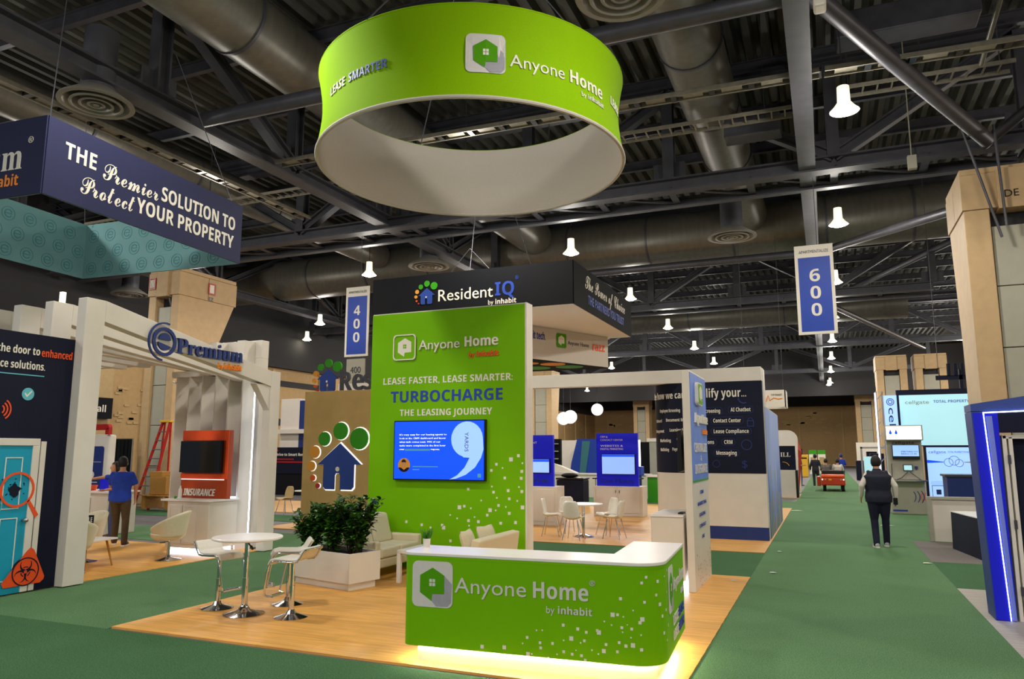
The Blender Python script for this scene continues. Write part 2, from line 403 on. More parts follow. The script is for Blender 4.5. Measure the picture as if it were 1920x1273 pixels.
# ---------------------------------------------------------------- ceiling
ceil_ = struct('ceiling', MB().box(-50, -14, 13.2, 16, 106, 13.5), M['deck'])
m = MB()
for i in range(118):
    x = -42 + i * .45; m.add([(x,-5,13.2),(x+.08,-5,12.98),(x+.24,-5,12.98),(x+.32,-5,13.2),(x,104,13.2),(x+.08,104,12.98),(x+.24,104,12.98),(x+.32,104,13.2)],[(0,1,5,4),(1,2,6,5),(2,3,7,6)])
o = obj('deck_ribs', m, M['deck'], ceil_); o['kind'] = 'stuff'
for y in [2.5 + 3.05*i for i in range(24)]: obj('roof_joist', MB().hbeam((-32, y, 12.75), (15.5, y, 12.75), .16, .34, .03), M['steel_mid'], ceil_)

def truss(axis, c, a0, a1, zb, zt, step, mat, label, w=.42, h=.34, dbl=False, grp='roof trusses'):
    t = thing('roof_truss', label, 'truss', (0, 0, 0), 0, grp)
    P = (lambda s, z, k=0: (s, c + k, z)) if axis == 'x' else (lambda s, z, k=0: (c + k, s, z))
    obj('bottom_chord', MB().hbeam(P(a0, zb + h/2), P(a1, zb + h/2), w, h, .05), mat, t)
    if dbl: obj('bottom_chord', MB().hbeam(P(a0, zb + h/2 - .1, 1.25), P(a1, zb + h/2 - .1, 1.25), w*.6, h*.7, .04), mat, t)
    obj('top_chord', MB().hbeam(P(a0, zt), P(a1, zt), w, h, .05), mat, t)
    n = int(round((a1 - a0) / step)); st = (a1 - a0) / n
    for i in range(n + 1):
        s = a0 + i * st
        obj('upright', MB().hbeam(P(s, zb + h), P(s, zt), w*.75, w*.7, .05), mat, t)
        obj('gusset_plate', MB().bar(P(s - .45, zb + h + .25), P(s + .45, zb + h + .25), .06, .55), mat, t)
        if i < n:
            d = (P(s, zb + h), P(s + st, zt)) if i % 2 else (P(s, zt), P(s + st, zb + h))
            obj('diagonal_brace', MB().hbeam(d[0], d[1], w*.7, w*.6, .05), mat, t)
    if dbl:
        for i in range(n * 2):
            s = a0 + i * st / 2
            obj('lacing_bar', MB().bar(P(s, zb + .1, 0), P(s + st/2, zb + .05, 1.25), .12, .06), mat, t)
            obj('lacing_bar', MB().bar(P(s, zb + .1, 0), P(s, zb + .05, 1.25), .2, .06), M['steel_mid'], t)
    return t
truss('y', -13.25, 2, 48, 9.4, 12.3, 4.6, M['steel_dark'], 'dark steel roof truss running deep above the hanging navy sign')
truss('y', -.05, 2, 104, 9.4, 12.3, 4.6, M['steel_dark'], 'dark steel roof truss running deep above the 600 banner')
truss('y', -26.4, 12, 60, 9.4, 12.3, 4.6, M['steel_dark'], 'dark steel roof truss at far left of the hall ceiling')
truss('x', 20.7, -30, 5, 9.35, 12.3, 4.4, M['steel_dark'], 'double-chord steel truss crossing behind the green ring sign', dbl=True)
truss('x', 38.5, -30, 5, 9.35, 12.3, 4.4, M['steel_dark'], 'second cross truss, beyond the numbered banners', dbl=True)
truss('x', 57.2, -30, 9, 9.35, 12.3, 4.4, M['steel_dark'], 'third cross truss over the far end of the hall')
truss('x', 76, -30, 9, 9.35, 12.3, 6, M['steel_dark'], 'fourth cross truss deep in the hall')
o = obj('ceiling_bulkhead', MB().box(-31, 88, 7.9, 16, 88.6, 13), M['dark_wall']); o['kind'] = 'structure'
# round pipe struts
def pipe(a, b, r, label, mat='steel_mid', name='steel_pipe_strut', cat='pipe', n=14):
    o = obj(name, MB().tube([a, b], r, n), M[mat], smooth=True); return tag(o, label, cat)
pipe((-12.9, 12.2, 9.55), (-.25, 12.5, 9.6), .17, 'round steel strut crossing behind the green ring')
pipe((.1, 12.6, 9.75), (3.9, 19.6, 9.2), .17, 'thick round steel strut slanting down to the DE 2 column')
pipe((-13.3, 30, 9.5), (0, 30, 9.5), .15, 'round steel strut above the black hanging sign')
pipe((.1, 30.5, 9.6), (4.2, 21.8, 8.4), .14, 'round strut slanting from column to the row of lamps')
pipe((.1, 40, 9.5), (6.5, 57, 8.9), .14, 'long slim strut left of the far column', )
pipe((.1, 47, 10.6), (7, 35, 11.4), .16, 'round strut behind the 600 banner')
pipe((4.0, 20.5, 9.4), (9, 12, 11.5), .12, 'slim strut rising right from the DE 2 column')
# ducts
def duct(path, r, label, seams):
    t = thing('air_duct', label, 'duct')
    obj('duct_body', MB().tube(path, r, 28), M['duct'], t, smooth=True)
    for (c, ax) in seams:
        m = MB()
        if ax == 'y': m.tube([(c[0], c[1]-.04, c[2]), (c[0], c[1]+.04, c[2])], r + .03, 28)
        else: m.tube([(c[0]-.04, c[1], c[2]), (c[0]+.04, c[1], c[2])], r + .03, 28)
        obj('seam_band', m, M['steel_mid'], t, smooth=True)
    return t
duct([(-2.35, 6, 11.2), (-2.35, 29.7, 11.2)], .72, 'large spiral duct running deep right of the green ring', [((-2.35, y, 11.2), 'y') for y in (9, 12.5, 16, 19.5, 23)])
duct([(-11.4, 4, 11.3), (-11.4, 29.7, 11.3)], .78, 'large spiral duct running deep left of the green ring', [((-11.4, y, 11.3), 'y') for y in (8, 11.5, 15, 18.5, 22)])
duct([(-30, 30.9, 10.9), (6.2, 30.9, 10.9)], 1.06, 'wide round duct crossing the hall above the black sign', [((x, 30.9, 10.9), 'x') for x in (-24, -20.5, -17, -13.5, -10, -6.5, -3, .5, 3.5)])
duct([(-19.5, 6, 11.3), (-19.5, 29.7, 11.3)], .6, 'round duct over the booth with the white pergola', [((-19.5, y, 11.3), 'y') for y in (10, 14, 18, 22)])
duct([(-30, 50, 10.8), (5, 50, 10.8)], .85, 'far round duct crossing the hall behind the lamps', [((x, 50, 10.8), 'x') for x in (-20, -14, -8, -2)])
# diffusers
def diffuser(x, y, z, label, r=.62, neck=1.6):
    t = thing('air_diffuser', label, 'air diffuser', (x, y, z), 0, 'round ceiling diffusers')
    obj('neck', MB().lathe([(r*.45, .25), (r*.45, neck)], (x, y, z), 20), M['steel_mid'], t, smooth=True)
    obj('outer_cone', MB().lathe([(r*.45, .32), (r*.97, .05), (r*1.0, 0), (r*.86, -.005), (r*.80, .04), (r*.45, .30)], (x, y, z), 36), M['diffuser'], t, smooth=True)
    for k, q in enumerate((.70, .46, .24)):
        obj('cone_ring', MB().lathe([(r*(q-.18), .16), (r*(q-.02), .02), (r*q, -.02), (r*(q-.07), -.025), (r*(q-.18), .13)], (x, y, z), 32), M['diffuser'], t, smooth=True)
    obj('centre_cap', MB().lathe([(0.001, -.03), (r*.08, -.03), (r*.08, .1)], (x, y, z), 16), M['diffuser'], t, smooth=True)
diffuser(-13.45, 9.9, 9.0, 'round ceiling diffuser just above the navy hanging sign', .72)
diffuser(-2.56, 10.5, 9.0, 'round ceiling diffuser at the top edge of the picture', .72)
diffuser(-2.5, 24.9, 9.0, 'round ceiling diffuser left of the 600 banner', .8, 3.95)
diffuser(-13.8, 24.5, 9.0, 'round ceiling diffuser above the 400 banner', .8, 3.95)
diffuser(-29, 23.8, 9.0, 'round ceiling diffuser left of the left column', .8, 3.95)
diffuser(-18.5, 33.5, 9.0, 'small distant diffuser right of the left column', .8, 3.95)
# cable trays
def tray(a, b, label, axis):
    t = thing('cable_tray', label, 'cable tray')
    A, Bv = Vector(a), Vector(b); d = (Bv - A); L = d.length; d /= L; s = Vector((-d.y, d.x, 0))
    for k in (-1, 1): obj('rail', MB().bar(A + s*.14*k, Bv + s*.14*k, .03, .1), M['tray'], t)
    n = int(L / .8)
    for i in range(n):
        p = A + d * (i + .5) * .8
        obj('rung', MB().bar(p - s*.14, p + s*.14, .42, .03), M['tray'], t)
        obj('clip', MB().bar(p + d*.4 - s*.12, p + d*.4 + s*.12, .12, .1), M['black_plastic'], t)
tray((-13, 14.9, 9.5), (.3, 15.3, 9.5), 'pale perforated cable tray seen through the green ring', 'x')
tray((-15.3, 6.5, 9.5), (-15.3, 19, 9.5), 'pale perforated cable tray above the navy hanging sign', 'y')
tray((.4, 15.4, 9.55), (4, 15.6, 9.55), 'short cable tray behind the nearest lamp', 'x')
def ladder_tray(a, b, label):
    t = thing('wire_tray', label, 'cable tray', (0,0,0), 0, 'wire ladder trays')
    A, Bv = Vector(a), Vector(b); d = (Bv - A); L = d.length; d /= L; s = Vector((-d.y, d.x, 0))
    for k in (-1, 1): obj('rail', MB().bar(A + s*.25*k, Bv + s*.25*k, .03, .09), M['tray'], t)
    for u in (.05, .5, .95):
        p = A.lerp(Bv, u); obj('hanger_rod', MB().tube([p + s*.25, p + s*.25 + Vector((0, 0, 13.1 - p.z))], .012, 6), M['steel_mid'], t)
    for i in range(int(L / .3)):
        p = A + d * (i + .5) * .3; obj('rung', MB().bar(p - s*.25, p + s*.25, .035, .03), M['tray'], t)
ladder_tray((-12.6, 17.6, 9.9), (-.3, 17.8, 9.9), 'wire ladder tray behind the green ring')
ladder_tray((.8, 17.9, 10.2), (4.2, 18.0, 10.2), 'wire ladder tray right of the nearest lamp')
ladder_tray((-25, 18.6, 10.3), (-13.6, 18.6, 10.3), 'wire ladder tray above the left column')
# conduits and small boxes near the right
def conduit(path, r, label, mat='duct'):
    return tag(obj('conduit_pipe', MB().tube(path, r, 10), M[mat], smooth=True), label, 'pipe')
def arc3(c, r, a0, a1, k, ax):
    return [tuple(Vector(c) + Vector(ax[0]) * r * math.cos(math.radians(a0+(a1-a0)*i/k)) + Vector(ax[1]) * r * math.sin(math.radians(a0+(a1-a0)*i/k))) for i in range(k+1)]
conduit([(1.2, 11.2, 11.5), (1.2, 11.2, 10.6)] + arc3((1.6, 11.3, 10.5), .4, 180, 290, 6, ((1,0,0),(0,0,1))) + [(2.6, 11.6, 10.3), (3.0, 12.2, 10.6)], .055, 'bent conduit at the upper right corner of the ceiling')
conduit([(1.0, 13.2, 11.4), (1.0, 13.2, 10.4)] + arc3((1.4, 13.3, 10.3), .4, 180, 280, 6, ((1,0,0),(0,0,1))) + [(2.4, 13.8, 10.1), (3.2, 14.6, 10.5)], .07, 'thick curved conduit above the slanting strut')
conduit([(3.6, 14.2, 10.8), (3.3, 16.4, 9.6)], .05, 'short bright conduit sloping beside the right column')
o = thing('junction_box', 'cream electrical box at the upper end of the slanting strut', 'box', (.35, 12.4, 9.25))
obj('housing', MB().box(.22, 12.3, 9.2, .42, 12.6, 9.75), M['white_paint'], o, bevel=.04); obj('cable_neck', MB().tube([(.3, 12.45, 9.75), (.28, 12.45, 10.4)], .04), M['steel_mid'], o)
o = obj('hanging_speaker', MB().box(2.3, 20.2, 8.95, 2.5, 20.35, 9.3).tube([(2.4, 20.3, 9.3), (2.4, 20.3, 13)], .015, 6), M['grey_panel']); tag(o, 'small grey box hung under the cross truss', 'speaker')
o = tag(obj('ceiling_unit', MB().box(.7, 16.3, 10.7, 3.4, 17.0, 11.3), M['steel_mid'], bevel=.03), 'long grey air unit behind the nearest lamp', 'air unit')
o = tag(obj('ceiling_unit', MB().box(-2.0, 19.0, 10.0, -.6, 19.6, 10.5), M['steel_mid'], bevel=.03), 'grey metal box left of the truss by the 600 banner', 'air unit')

# ---------------------------------------------------------------- pendant lamps
def lampthing(x, y, z, label, grp='high bay ceiling lamps'):
    t = local('pendant_lamp', label, 'lamp', (x, y, z), 0, grp)
    obj('cable', MB().tube([(0, 0, .52), (0, 0, 4.25)], .012, 6), M['steel_dark'], t)
    obj('ballast_housing', MB().lathe([(.001, .55), (.12, .54), (.13, .2), (.001, .2)], n=16), M['lamp_bell'], t, smooth=True)
    obj('reflector', MB().lathe([(.13, .2), (.2, .1), (.29, 0), (.27, 0), (.12, .17)], n=20), M['lamp_bell'], t, smooth=True)
    obj('lens', MB().lathe([(.001, -.07), (.15, -.05), (.26, .0), (.001, .01)], n=20), M['lamp_glow'], t, smooth=True)
    return t
ys = [7.1, 16.1, 24.6, 33.4, 42.4, 51.8, 61.5, 72, 84]
xs = [.75, -8.05, -16.6, -25.7]
lp = None
names = {}
for i, x in enumerate(xs):
    for j, y in enumerate(ys):
        if j == 0 or (x < -20 and y < 30): continue
        if (i, j) in ((2, 1),): lab = 'ceiling lamp behind the navy hanging sign'
        else: lab = 'white bell-shaped ceiling lamp, %s in the %s row of lamps' % (['','nearest','second','third','fourth','fifth','sixth','seventh','farthest'][j], ['right-hand', 'middle', 'left', 'far left'][i])
        if lp is None: lp = lampthing(x, y, 8.95, lab)
        else: dup(lp, (x, y, 8.95), 0, lab)
tag(dup(lp, (-30.2, 38, 8.95), 0, 'white bell-shaped ceiling lamp, left of the 400 banner'), 'white bell-shaped ceiling lamp farthest left of the 400 banner', 'lamp', 'high bay ceiling lamps')
dup(lp, (.62, 86.5, 8.95), 0, 'small ceiling lamp lowest above the far end of the aisle')
def ptlight(loc, e, size=.25, col=(1, .95, .86), typ='POINT', name='lamp_light'):
    l = bpy.data.lights.new(name, typ); l.energy = e; l.color = col
    l.shadow_soft_size = size
    if typ == 'SPOT': l.spot_size = math.radians(164); l.spot_blend = .45
    o = bpy.data.objects.new(name, l); COL.objects.link(o); o.location = loc; return o
for x in (.75, -8.05, -16.6, -25.7, 9.6):
    for y in (-11, -2, 7.1, 16.1, 24.6, 33.4, 42.4, 51.8, 61.5, 72, 84):
        if x < -20 and y > 17 and x < -31: continue
        e = LAMP_W
        if y > 50: e *= 1.2
        ptlight((x, y, 8.7), e * .88, typ='SPOT'); ptlight((x, y, 8.72), e * (.36 if y < 50 else .7))

# ---------------------------------------------------------------- columns
def column(x0, y0, wd, dp, label, mark=None, flare=0.0, big=True):
    t = thing('hall_column', label, 'column', (x0 + wd/2, y0, 0))
    x1 = x0 + wd; s = wd * .24; zc = 7.5
    def pier(a, b):
        m = MB(); m.add([(a,y0,0),(b,y0,0),(b,y0+dp*.8,0),(a,y0+dp*.8,0),(a,y0,4.5),(b,y0,4.5),(b,y0+dp*.8,4.5),(a,y0+dp*.8,4.5),
                         (a,y0,zc),(b,y0,zc),(b,y0+dp+flare,zc),(a,y0+dp+flare,zc)],
                        [(0,3,2,1),(0,1,5,4),(1,2,6,5),(2,3,7,6),(3,0,4,7),(4,5,9,8),(5,6,10,9),(6,7,11,10),(7,4,8,11),(8,9,10,11)])
        obj('pier', m, M['tan_col'], t, bevel=.02)
    pier(x0, x0 + s); pier(x1 - s, x1)
    z = 0
    while z < zc - .5:
        zz = min(z + 1.42, zc - .4); obj('cladding_panel', MB().box(x0 + s + .03, y0 + .1, z + .01, x1 - s - .03, y0 + dp*.75, zz - .012), M['grey_panel'], t, bevel=.006); z = zz
    obj('recess_back', MB().box(x0 + s, y0 + .35, zc - .4, x1 - s, y0 + dp*.7, zc), M['dark_wall'], t)
    # cap: side blocks, centre block, and joints between them
    w3 = wd / 3; D = dp + flare + .06
    for i in range(3):
        zl, zh, yy = (zc - .0, zc + .85, y0 - .04) if i != 1 else (zc - .05, zc + .9, y0 - .12)
        obj('cap_block', MB().box(x0 - .04 + i*w3 + .01, yy, zl, x0 + (i+1)*w3 + .03, y0 + D*.48, zh), M['tan_col'], t, bevel=.012)
        obj('cap_block', MB().box(x0 - .04 + i*w3 + .01, y0 + D*.48 + .02, zl, x0 + (i+1)*w3 + .03, y0 + D, zh), M['tan_col'], t, bevel=.012)
    obj('cap_top', MB().box(x0 - .02, y0, zc + .86, x1 + .02, y0 + D - .03, zc + 1.0), M['tan_col'], t, bevel=.01)
    if mark:
        f = surf((x0 + w3 + .1, y0 - .125, zc + .2), (1, 0, 0)); obj('stencil_marking', txt(f, mark, 0, 0, .17), M['black_plastic'], t)
    return t
c = column(3.28, 19.5, 2.15, 2.1, 'tan column with grey panels marked DE 2, behind the blue portal', 'DE  2')
for a, b in (((3.35, 19.2, 9.4), (3.95, 19.3, 6.75)), ((3.98, 19.2, 9.4), (4.05, 19.25, 7.0))): obj('cap_cable', MB().tube([a, b], .03, 8), M['steel_dark'], c)
c = column(-22.5, 19.3, 1.45, 1.7, 'tan column with grey panels and a red sign, behind the white pergola', None, 1.0)
f = surf((-21.01, 20.6, 7.75), (0, 1, 0)); m = MB(); frame(m, f, 0, 0, .34, .42, .05, 0, .03); obj('safety_sign', m, M['red_paint'], c)
m = MB(); rect(m, f, .05, .05, .29, .37, 0, .015); obj('sign_face', m, M['white_print'], c)
obj('stencil_marking', txt(f, B('E2'), .06, -.24, .14, n=.01), M['black_plastic'], c)
f = surf((-22.46, 19.24, 7.75), (1, 0, 0)); m = MB(); frame(m, f, 0, 0, .32, .42, .04, 0, .03); obj('safety_sign', m, M['red_paint'], c)
m = MB()
for i in range(3): rect(m, f, .06 + i*.08, .06, .1 + i*.08, .36, 0, .03)
obj('sign_bars', m, M['white_print'], c)
obj('drain_pipes', MB().tube([(-21.9, 19.35, 8.3), (-21.6, 19.5, 7.2), (-21.6, 19.6, 6.6)], .06, 8).tube([(-21.7, 19.35, 8.3), (-21.4, 19.5, 7.2)], .05, 8), M['duct'], c)
column(3.5, 57.1, 1.9, 2, 'far tan and grey column left of the large pale screen', None)
column(5.9, 57.1, 1.9, 2, 'far tan and grey column standing above the large pale screen', None)
column(3.3, 93, 2.2, 2, 'farthest tan column at the right end of the back wall')
column(-22.5, 57.1, 2.0, 2, 'distant tan column just right of the tall green wall')
column(-22.5, 93.5, 2.0, 2, 'distant tan column above the second blue screen kiosk')

# ---------------------------------------------------------------- hanging ring sign
RC = (-4.69, 9.58); RR = 2.28; ZB, ZT = 6.17, 7.39
ring = thing('ring_banner', 'bright green hanging ring sign with white house logo, pale inside', 'hanging sign', (RC[0], RC[1], ZB))
def rad(z):
    u = (z - ZB) / (ZT - ZB); return RR - .075 * math.sin(math.pi * u)
N = 12
prof = [(rad(ZB + (ZT-ZB)*i/N), (ZT-ZB)*i/N) for i in range(N+1)]
obj('printed_skin', MB().lathe(prof, (RC[0], RC[1], ZB), 96), M['green_fabric'], ring, smooth=True)
obj('lining', MB().lathe([(r - .03, z) for r, z in prof], (RC[0], RC[1], ZB), 96), M['white_fabric'], ring, smooth=True)
for z, k, mm in ((ZB, .028, 'white_fabric'), (ZT, .016, 'green_fabric')):
    obj('rim_tube', MB().tube([(RC[0] + (RR-.012)*math.cos(a*math.pi/48), RC[1] + (RR-.012)*math.sin(a*math.pi/48), z) for a in range(97)], k, 8, cap=False), M[mm], ring, smooth=True)
def ringf(a0, z0):
    def g(a, b, c=0.0):
        z = z0 + b; an = math.radians(a0) + a / RR; r = rad(z) + .006 + c
        return Vector((RC[0] + r*math.cos(an), RC[1] + r*math.sin(an), z))
    return g
def warp_plate(pts, n0, n1, g):
    """an outline cut into narrow strips so that it follows the ring"""
    mb = MB(); bm = bmesh.new(); vs = [bm.verts.new((a, b, 0)) for a, b in pts]; bm.faces.new(vs); bmesh.ops.triangulate(bm, faces=bm.faces[:])
    for i in range(1, 12):
        x = min(p[0] for p in pts) + (max(p[0] for p in pts) - min(p[0] for p in pts)) * i / 12
        bmesh.ops.bisect_plane(bm, geom=bm.verts[:] + bm.edges[:] + bm.faces[:], plane_co=(x, 0, 0), plane_no=(1, 0, 0))
    bmesh.ops.triangulate(bm, faces=bm.faces); bm.verts.index_update()
    mb.add([g(v.co.x, v.co.y, n1) for v in bm.verts], [tuple(v.index for v in f.verts) for f in bm.faces]); bm.free(); return mb
S = .51; g0 = ringf(-66.2, 6.51); g = lambda a, b, c=0: g0(a*S, b*S, c)
obj('logo_plate', warp_plate(rrpts(0, 0, 1, 1, .14), 0, .002, g), M['logo_grey'], ring)
obj('logo_shadow', warp_plate([(.485,.138),(.6,.02),(.88,.03),(.97,.12),(.985,.52),(.793,.70),(.793,.303),(.498,.293)], 0, .006, g), M['logo_shade'], ring)
obj('logo_house', warp_plate(HOUSE, 0, .011, g), M['green_logo'], ring)
m = MB()
for i in (0, 1):
    for j in (0, 1): rect(m, g, .43+i*.08, .46+j*.085, .495+i*.08, .53+j*.085, .008, .016)
obj('logo_window', m, M['white_print'], ring)
obj('lettering', txt(ringf(-52, 6.63), 'Anyone', 0, 0, .17, .80), M['white_print'], ring)
obj('lettering', txt(ringf(-29.5, 6.63), B('Home'), 0, 0, .17, .71), M['white_print'], ring)
obj('lettering', txt(ringf(-24.5, 6.50), 'by ' + B('inhabit'), 0, 0, .07, .52), M['white_print'], ring)
obj('lettering', txt(ringf(-123.8, 6.70), B('LEASE'), 0, 0, .12, .43), M['white_print'], ring)
obj('lettering', txt(ringf(-110.8, 6.70), B('SMARTER'), 0, 0, .12, .72), M['blue_text'], ring)
obj('lettering', txt(ringf(-4, 6.70), B('LEASE'), 0, 0, .12, .46), M['white_print'], ring)
for a in (20, 140, 260):
    x, y = RC[0] + RR*math.cos(math.radians(a)), RC[1] + RR*math.sin(math.radians(a))
    obj('hanging_cable', MB().tube([(x, y, ZT), (RC[0], RC[1], 10.4)], .01, 6), M['steel_mid'], ring)
obj('hanging_cable', MB().tube([(RC[0], RC[1], 10.4), (RC[0], RC[1], 13)], .014, 6), M['steel_mid'], ring)

# ---------------------------------------------------------------- navy hanging sign (left)
pr = local('box_banner', 'navy hanging box sign lettered in white, teal inside, at upper left', 'hanging sign', (-10.33, 6.87, 5.66), 4.4)
def shell(root, w, d, h, outer, inner, names=('banner_face', 'banner_lining')):
    # local: front right corner at origin, runs -x for w and +y for d
    for (x0, y0, x1, y1), (ix0, iy0, ix1, iy1) in (((-w, -.02, 0, 0), (-w, 0, 0, .02)), ((-w, d, 0, d+.02), (-w, d-.02, 0, d)), ((0, 0, .02, d), (-.02, 0, 0, d)), ((-w-.02, 0, -w, d), (-w, 0, -w+.02, d))):
        obj(names[0], MB().box(x0, y0, 0, x1, y1, h), outer, root); obj(names[1], MB().box(ix0, iy0, 0.0, ix1, iy1, h), inner, root)
shell(pr, 4.1, 4.35, 1.2, M['navy_fabric'], M['teal_fabric'])
fr = surf((.021, 0, 0), (0, 1, 0))           # right-hand face, seen from +x
obj('lettering', txt(fr, B('THE'), .30, .66, .25, .56), M['white_print'], pr)
obj('lettering', txt(fr, SCR('Premier'), 1.0, .58, .32, 1.15, shear=-.1), M['white_print'], pr)
obj('lettering', txt(fr, B('SOLUTION TO'), 2.22, .62, .25, 1.92), M['white_print'], pr)
obj('lettering', txt(fr, SCR('Protect'), .62, .22, .32, 1.05, shear=-.1), M['white_print'], pr)
obj('lettering', txt(fr, B('YOUR PROPERTY'), 1.70, .25, .25, 2.42), M['white_print'], pr)
ff = surf((0, -.021, 0), (1, 0, 0))
obj('lettering', txt(ff, SF('Premium'), -.42, .42, .42, 2.1, al='R'), M['white_print'], pr)
obj('lettering', txt(ff, '®', -.33, .80, .1, .1), M['white_print'], pr)
obj('lettering', txt(ff, 'by ' + B('inhabit'), -.46, .17, .17, 1.0, al='R'), M['orange_text'], pr)
def emono(m, f, s, t, r):
    ringd(m, f, s, t, r, r*.09, 0, .003, k=16); ringd(m, f, s, t, r*.5, r*.16, 0, .003, 20, 330, k=12); rect(m, f, s-r*.5, t-r*.05, s+r*.6, t+r*.08, 0, .003)
m = MB(); fb = surf((-4.1, 4.329, 0), (1, 0, 0)); fl = surf((-4.079, 0, 0), (0, 1, 0))
k = 0
for i in range(9):
    for j in range(3):
        s, t = .25 + i*.46 + (j % 2)*.23, .2 + j*.36
        if s < 4.0: emono(m, fb, s, t, .13)
        if s < 4.2: emono(m, fl, s, t, .13)
o = obj('lining_monograms', m, M['teal_dark'], pr)
for x, y in ((-.1, .1), (-4, .1), (-.1, 4.2), (-4, 4.2)): obj('hanging_cable', MB().tube([(x, y, 1.2), (x*.6-1, y*.6+.9, 4.2)], .008, 6), M['steel_mid'], pr)

# ---------------------------------------------------------------- black hanging sign (centre)
rq = local('box_banner', 'black hanging box sign with coloured paw-like dots and blue house', 'hanging sign', (-5.80, 17.86, 5.7), 0)
shell(rq, 6.08, 6.18, 1.16, M['black_fabric'], M['white_fabric'])
obj('soffit', MB().box(-6.06, .02, .0, -.02, 6.16, .02), M['soffit'], rq)
ff = surf((-6.08, -.021, 0), (1, 0, 0))
paw(rq, ff, 1.44, .31, .46, n=.01)
obj('lettering', txt(ff, 'Resident', 2.15, .36, .33, 1.67, n=.012), M['white_print'], rq)
obj('lettering', txt(ff, B('IQ'), 3.88, .38, .36, .56, n=.012), M['blue_text'], rq)
obj('lettering', txt(ff, '®', 4.47, .78, .1, .1, n=.012), M['blue_text'], rq)
obj('lettering', txt(ff, 'by ' + B('inhabit'), 3.68, .15, .13, .82, n=.012), M['white_print'], rq)
fr = surf((.021, 0, 0), (0, 1, 0))
obj('lettering', txt(fr, SCR('The Power of Choice'), 1.0, .62, .42, 4.3), M['white_print'], rq)
obj('lettering', txt(fr, B('THE PARTNERS YOU TRUST'), 1.25, .22, .24, 3.9), M['blue_text'], rq)
m = MB(); A1, B1, C1 = (-.72, 5.88), (-2.2, 2.62), (-5.4, 5.8)
tri = obj('lower_band', MB().prism([A1, B1, C1], -1.02, -.01), M['white_fabric'], rq)
d = Vector((A1[0]-B1[0], A1[1]-B1[1], 0)).normalized(); ft = surf((B1[0] + d.y*.005, B1[1] - d.x*.005, -1.02), d)
obj('lettering', txt(ft, B('inhabit tech.'), .62, .62, .22, 1.0, al='R'), M['blue_text'], rq)
gl = surf(ft(1.1, .45), d); m = MB(); m.prism(rrpts(0, 0, .45, .45, .06), 0, .004, gl); obj('logo_plate', m, M['green_logo'], rq)
obj('logo_house', MB().prism([(a*.45, b*.45) for a, b in HOUSE], .004, .007, gl), M['white_print'], rq)
obj('lettering', txt(ft, 'Anyone Home', 1.62, .58, .13, 1.0), M['steel_mid'], rq)
obj('lettering', txt(ft, B('razz'), 2.8, .5, .28, .6), M['orange'], rq)
m = MB().prism([(A1[0], A1[1]), (B1[0], B1[1]), (C1[0], C1[1])], -1.05, -1.03); obj('printed_underside', m, M['black_fabric'], rq)
for k, (x, y, r, c) in enumerate(((-2.6, 3.5, .3, 'paw_amber'), (-2.0, 4.0, .4, 'paw_amber'), (-1.75, 4.9, .45, 'paw_green'), (-2.9, 4.8, .5, 'paw_green'))):
    obj('emblem_disc', MB().prism(arcpts(x, y, r, 0, 342, 19), -1.06, -1.05), M[c], rq)
for x, y in ((-3, .05), (-3, 6.1)): obj('hanging_cable', MB().tube([(x, y, 1.16), (-3, 3 if y > 1 else .6, 4)], .012, 6).tube([(x+.6, y, 1.16), (x, y, 1.8)], .01, 6).tube([(x-.6, y, 1.16), (x, y, 1.8)], .01, 6), M['orange'] if 0 else M['steel_mid'], rq)

# ---------------------------------------------------------------- numbered aisle banners
def banner(x0, x1, y, z0, z1, num, label):
    t = thing('aisle_banner', label, 'banner', ((x0+x1)/2, y, z0), 0, 'blue numbered aisle banners')
    obj('board', MB().box(x0, y, z0, x1, y + .03, z1), M['white_print'], t, bevel=.005)
    obj('blue_field', MB().box(x0 + .085, y - .006, z0 + .08, x1 - .085, y, z1 - .34), M['blue_banner'], t)
    f = surf((x0, y - .007, z0), (1, 0, 0)); W = x1 - x0
    for i, ch in enumerate(num): obj('number', txt(f, B(ch), W/2, 1.44 - i*.47, .33, .26, al='C'), M['white_print'], t)
    obj('header_text', txt(f, 'APARTMENTALIZE', W/2, z1 - z0 - .22, .08, .74, al='C', n=.004), M['steel_dark'], t)
    obj('hanging_wire', MB().tube([((x0+x1)/2 + .1, y + .01, z1), ((x0+x1)/2 + .1, y + .01, 9.4)], .008, 6), M['steel_mid'], t)
    return t
banner(-.51, .46, 21.1, 5.02, 7.47, '600', 'blue hanging banner reading 600 down its middle')
t = banner(-15.16, -14.2, 21.1, 5.14, 7.58, '400', 'blue hanging banner with the number 400, left of the black sign')
obj('hanging_wire', MB().tube([(-.05, 21.1, 5.02), (-.03, 21.1, 3.9)], .006, 6), M['steel_mid'], bpy.data.objects['aisle_banner'])
o = thing('aisle_sign', 'small pale grey 400 sign below the blue 400 banner', 'sign', (-14.7, 21.1, 4.2))
obj('board', MB().box(-15.05, 21.1, 4.15, -14.30, 21.14, 5.06), M['grey_panel'], o)
obj('number', txt(surf((-15.05, 21.095, 4.15), (1, 0, 0)), '400', .375, .42, .22, .42, al='C'), M['steel_dark'], o)
obj('hanging_wire', MB().tube([(-14.95, 21.12, 5.06), (-14.95, 21.12, 5.14)], .01, 6).tube([(-14.4, 21.12, 5.06), (-14.4, 21.12, 5.14)], .01, 6), M['steel_mid'], o)

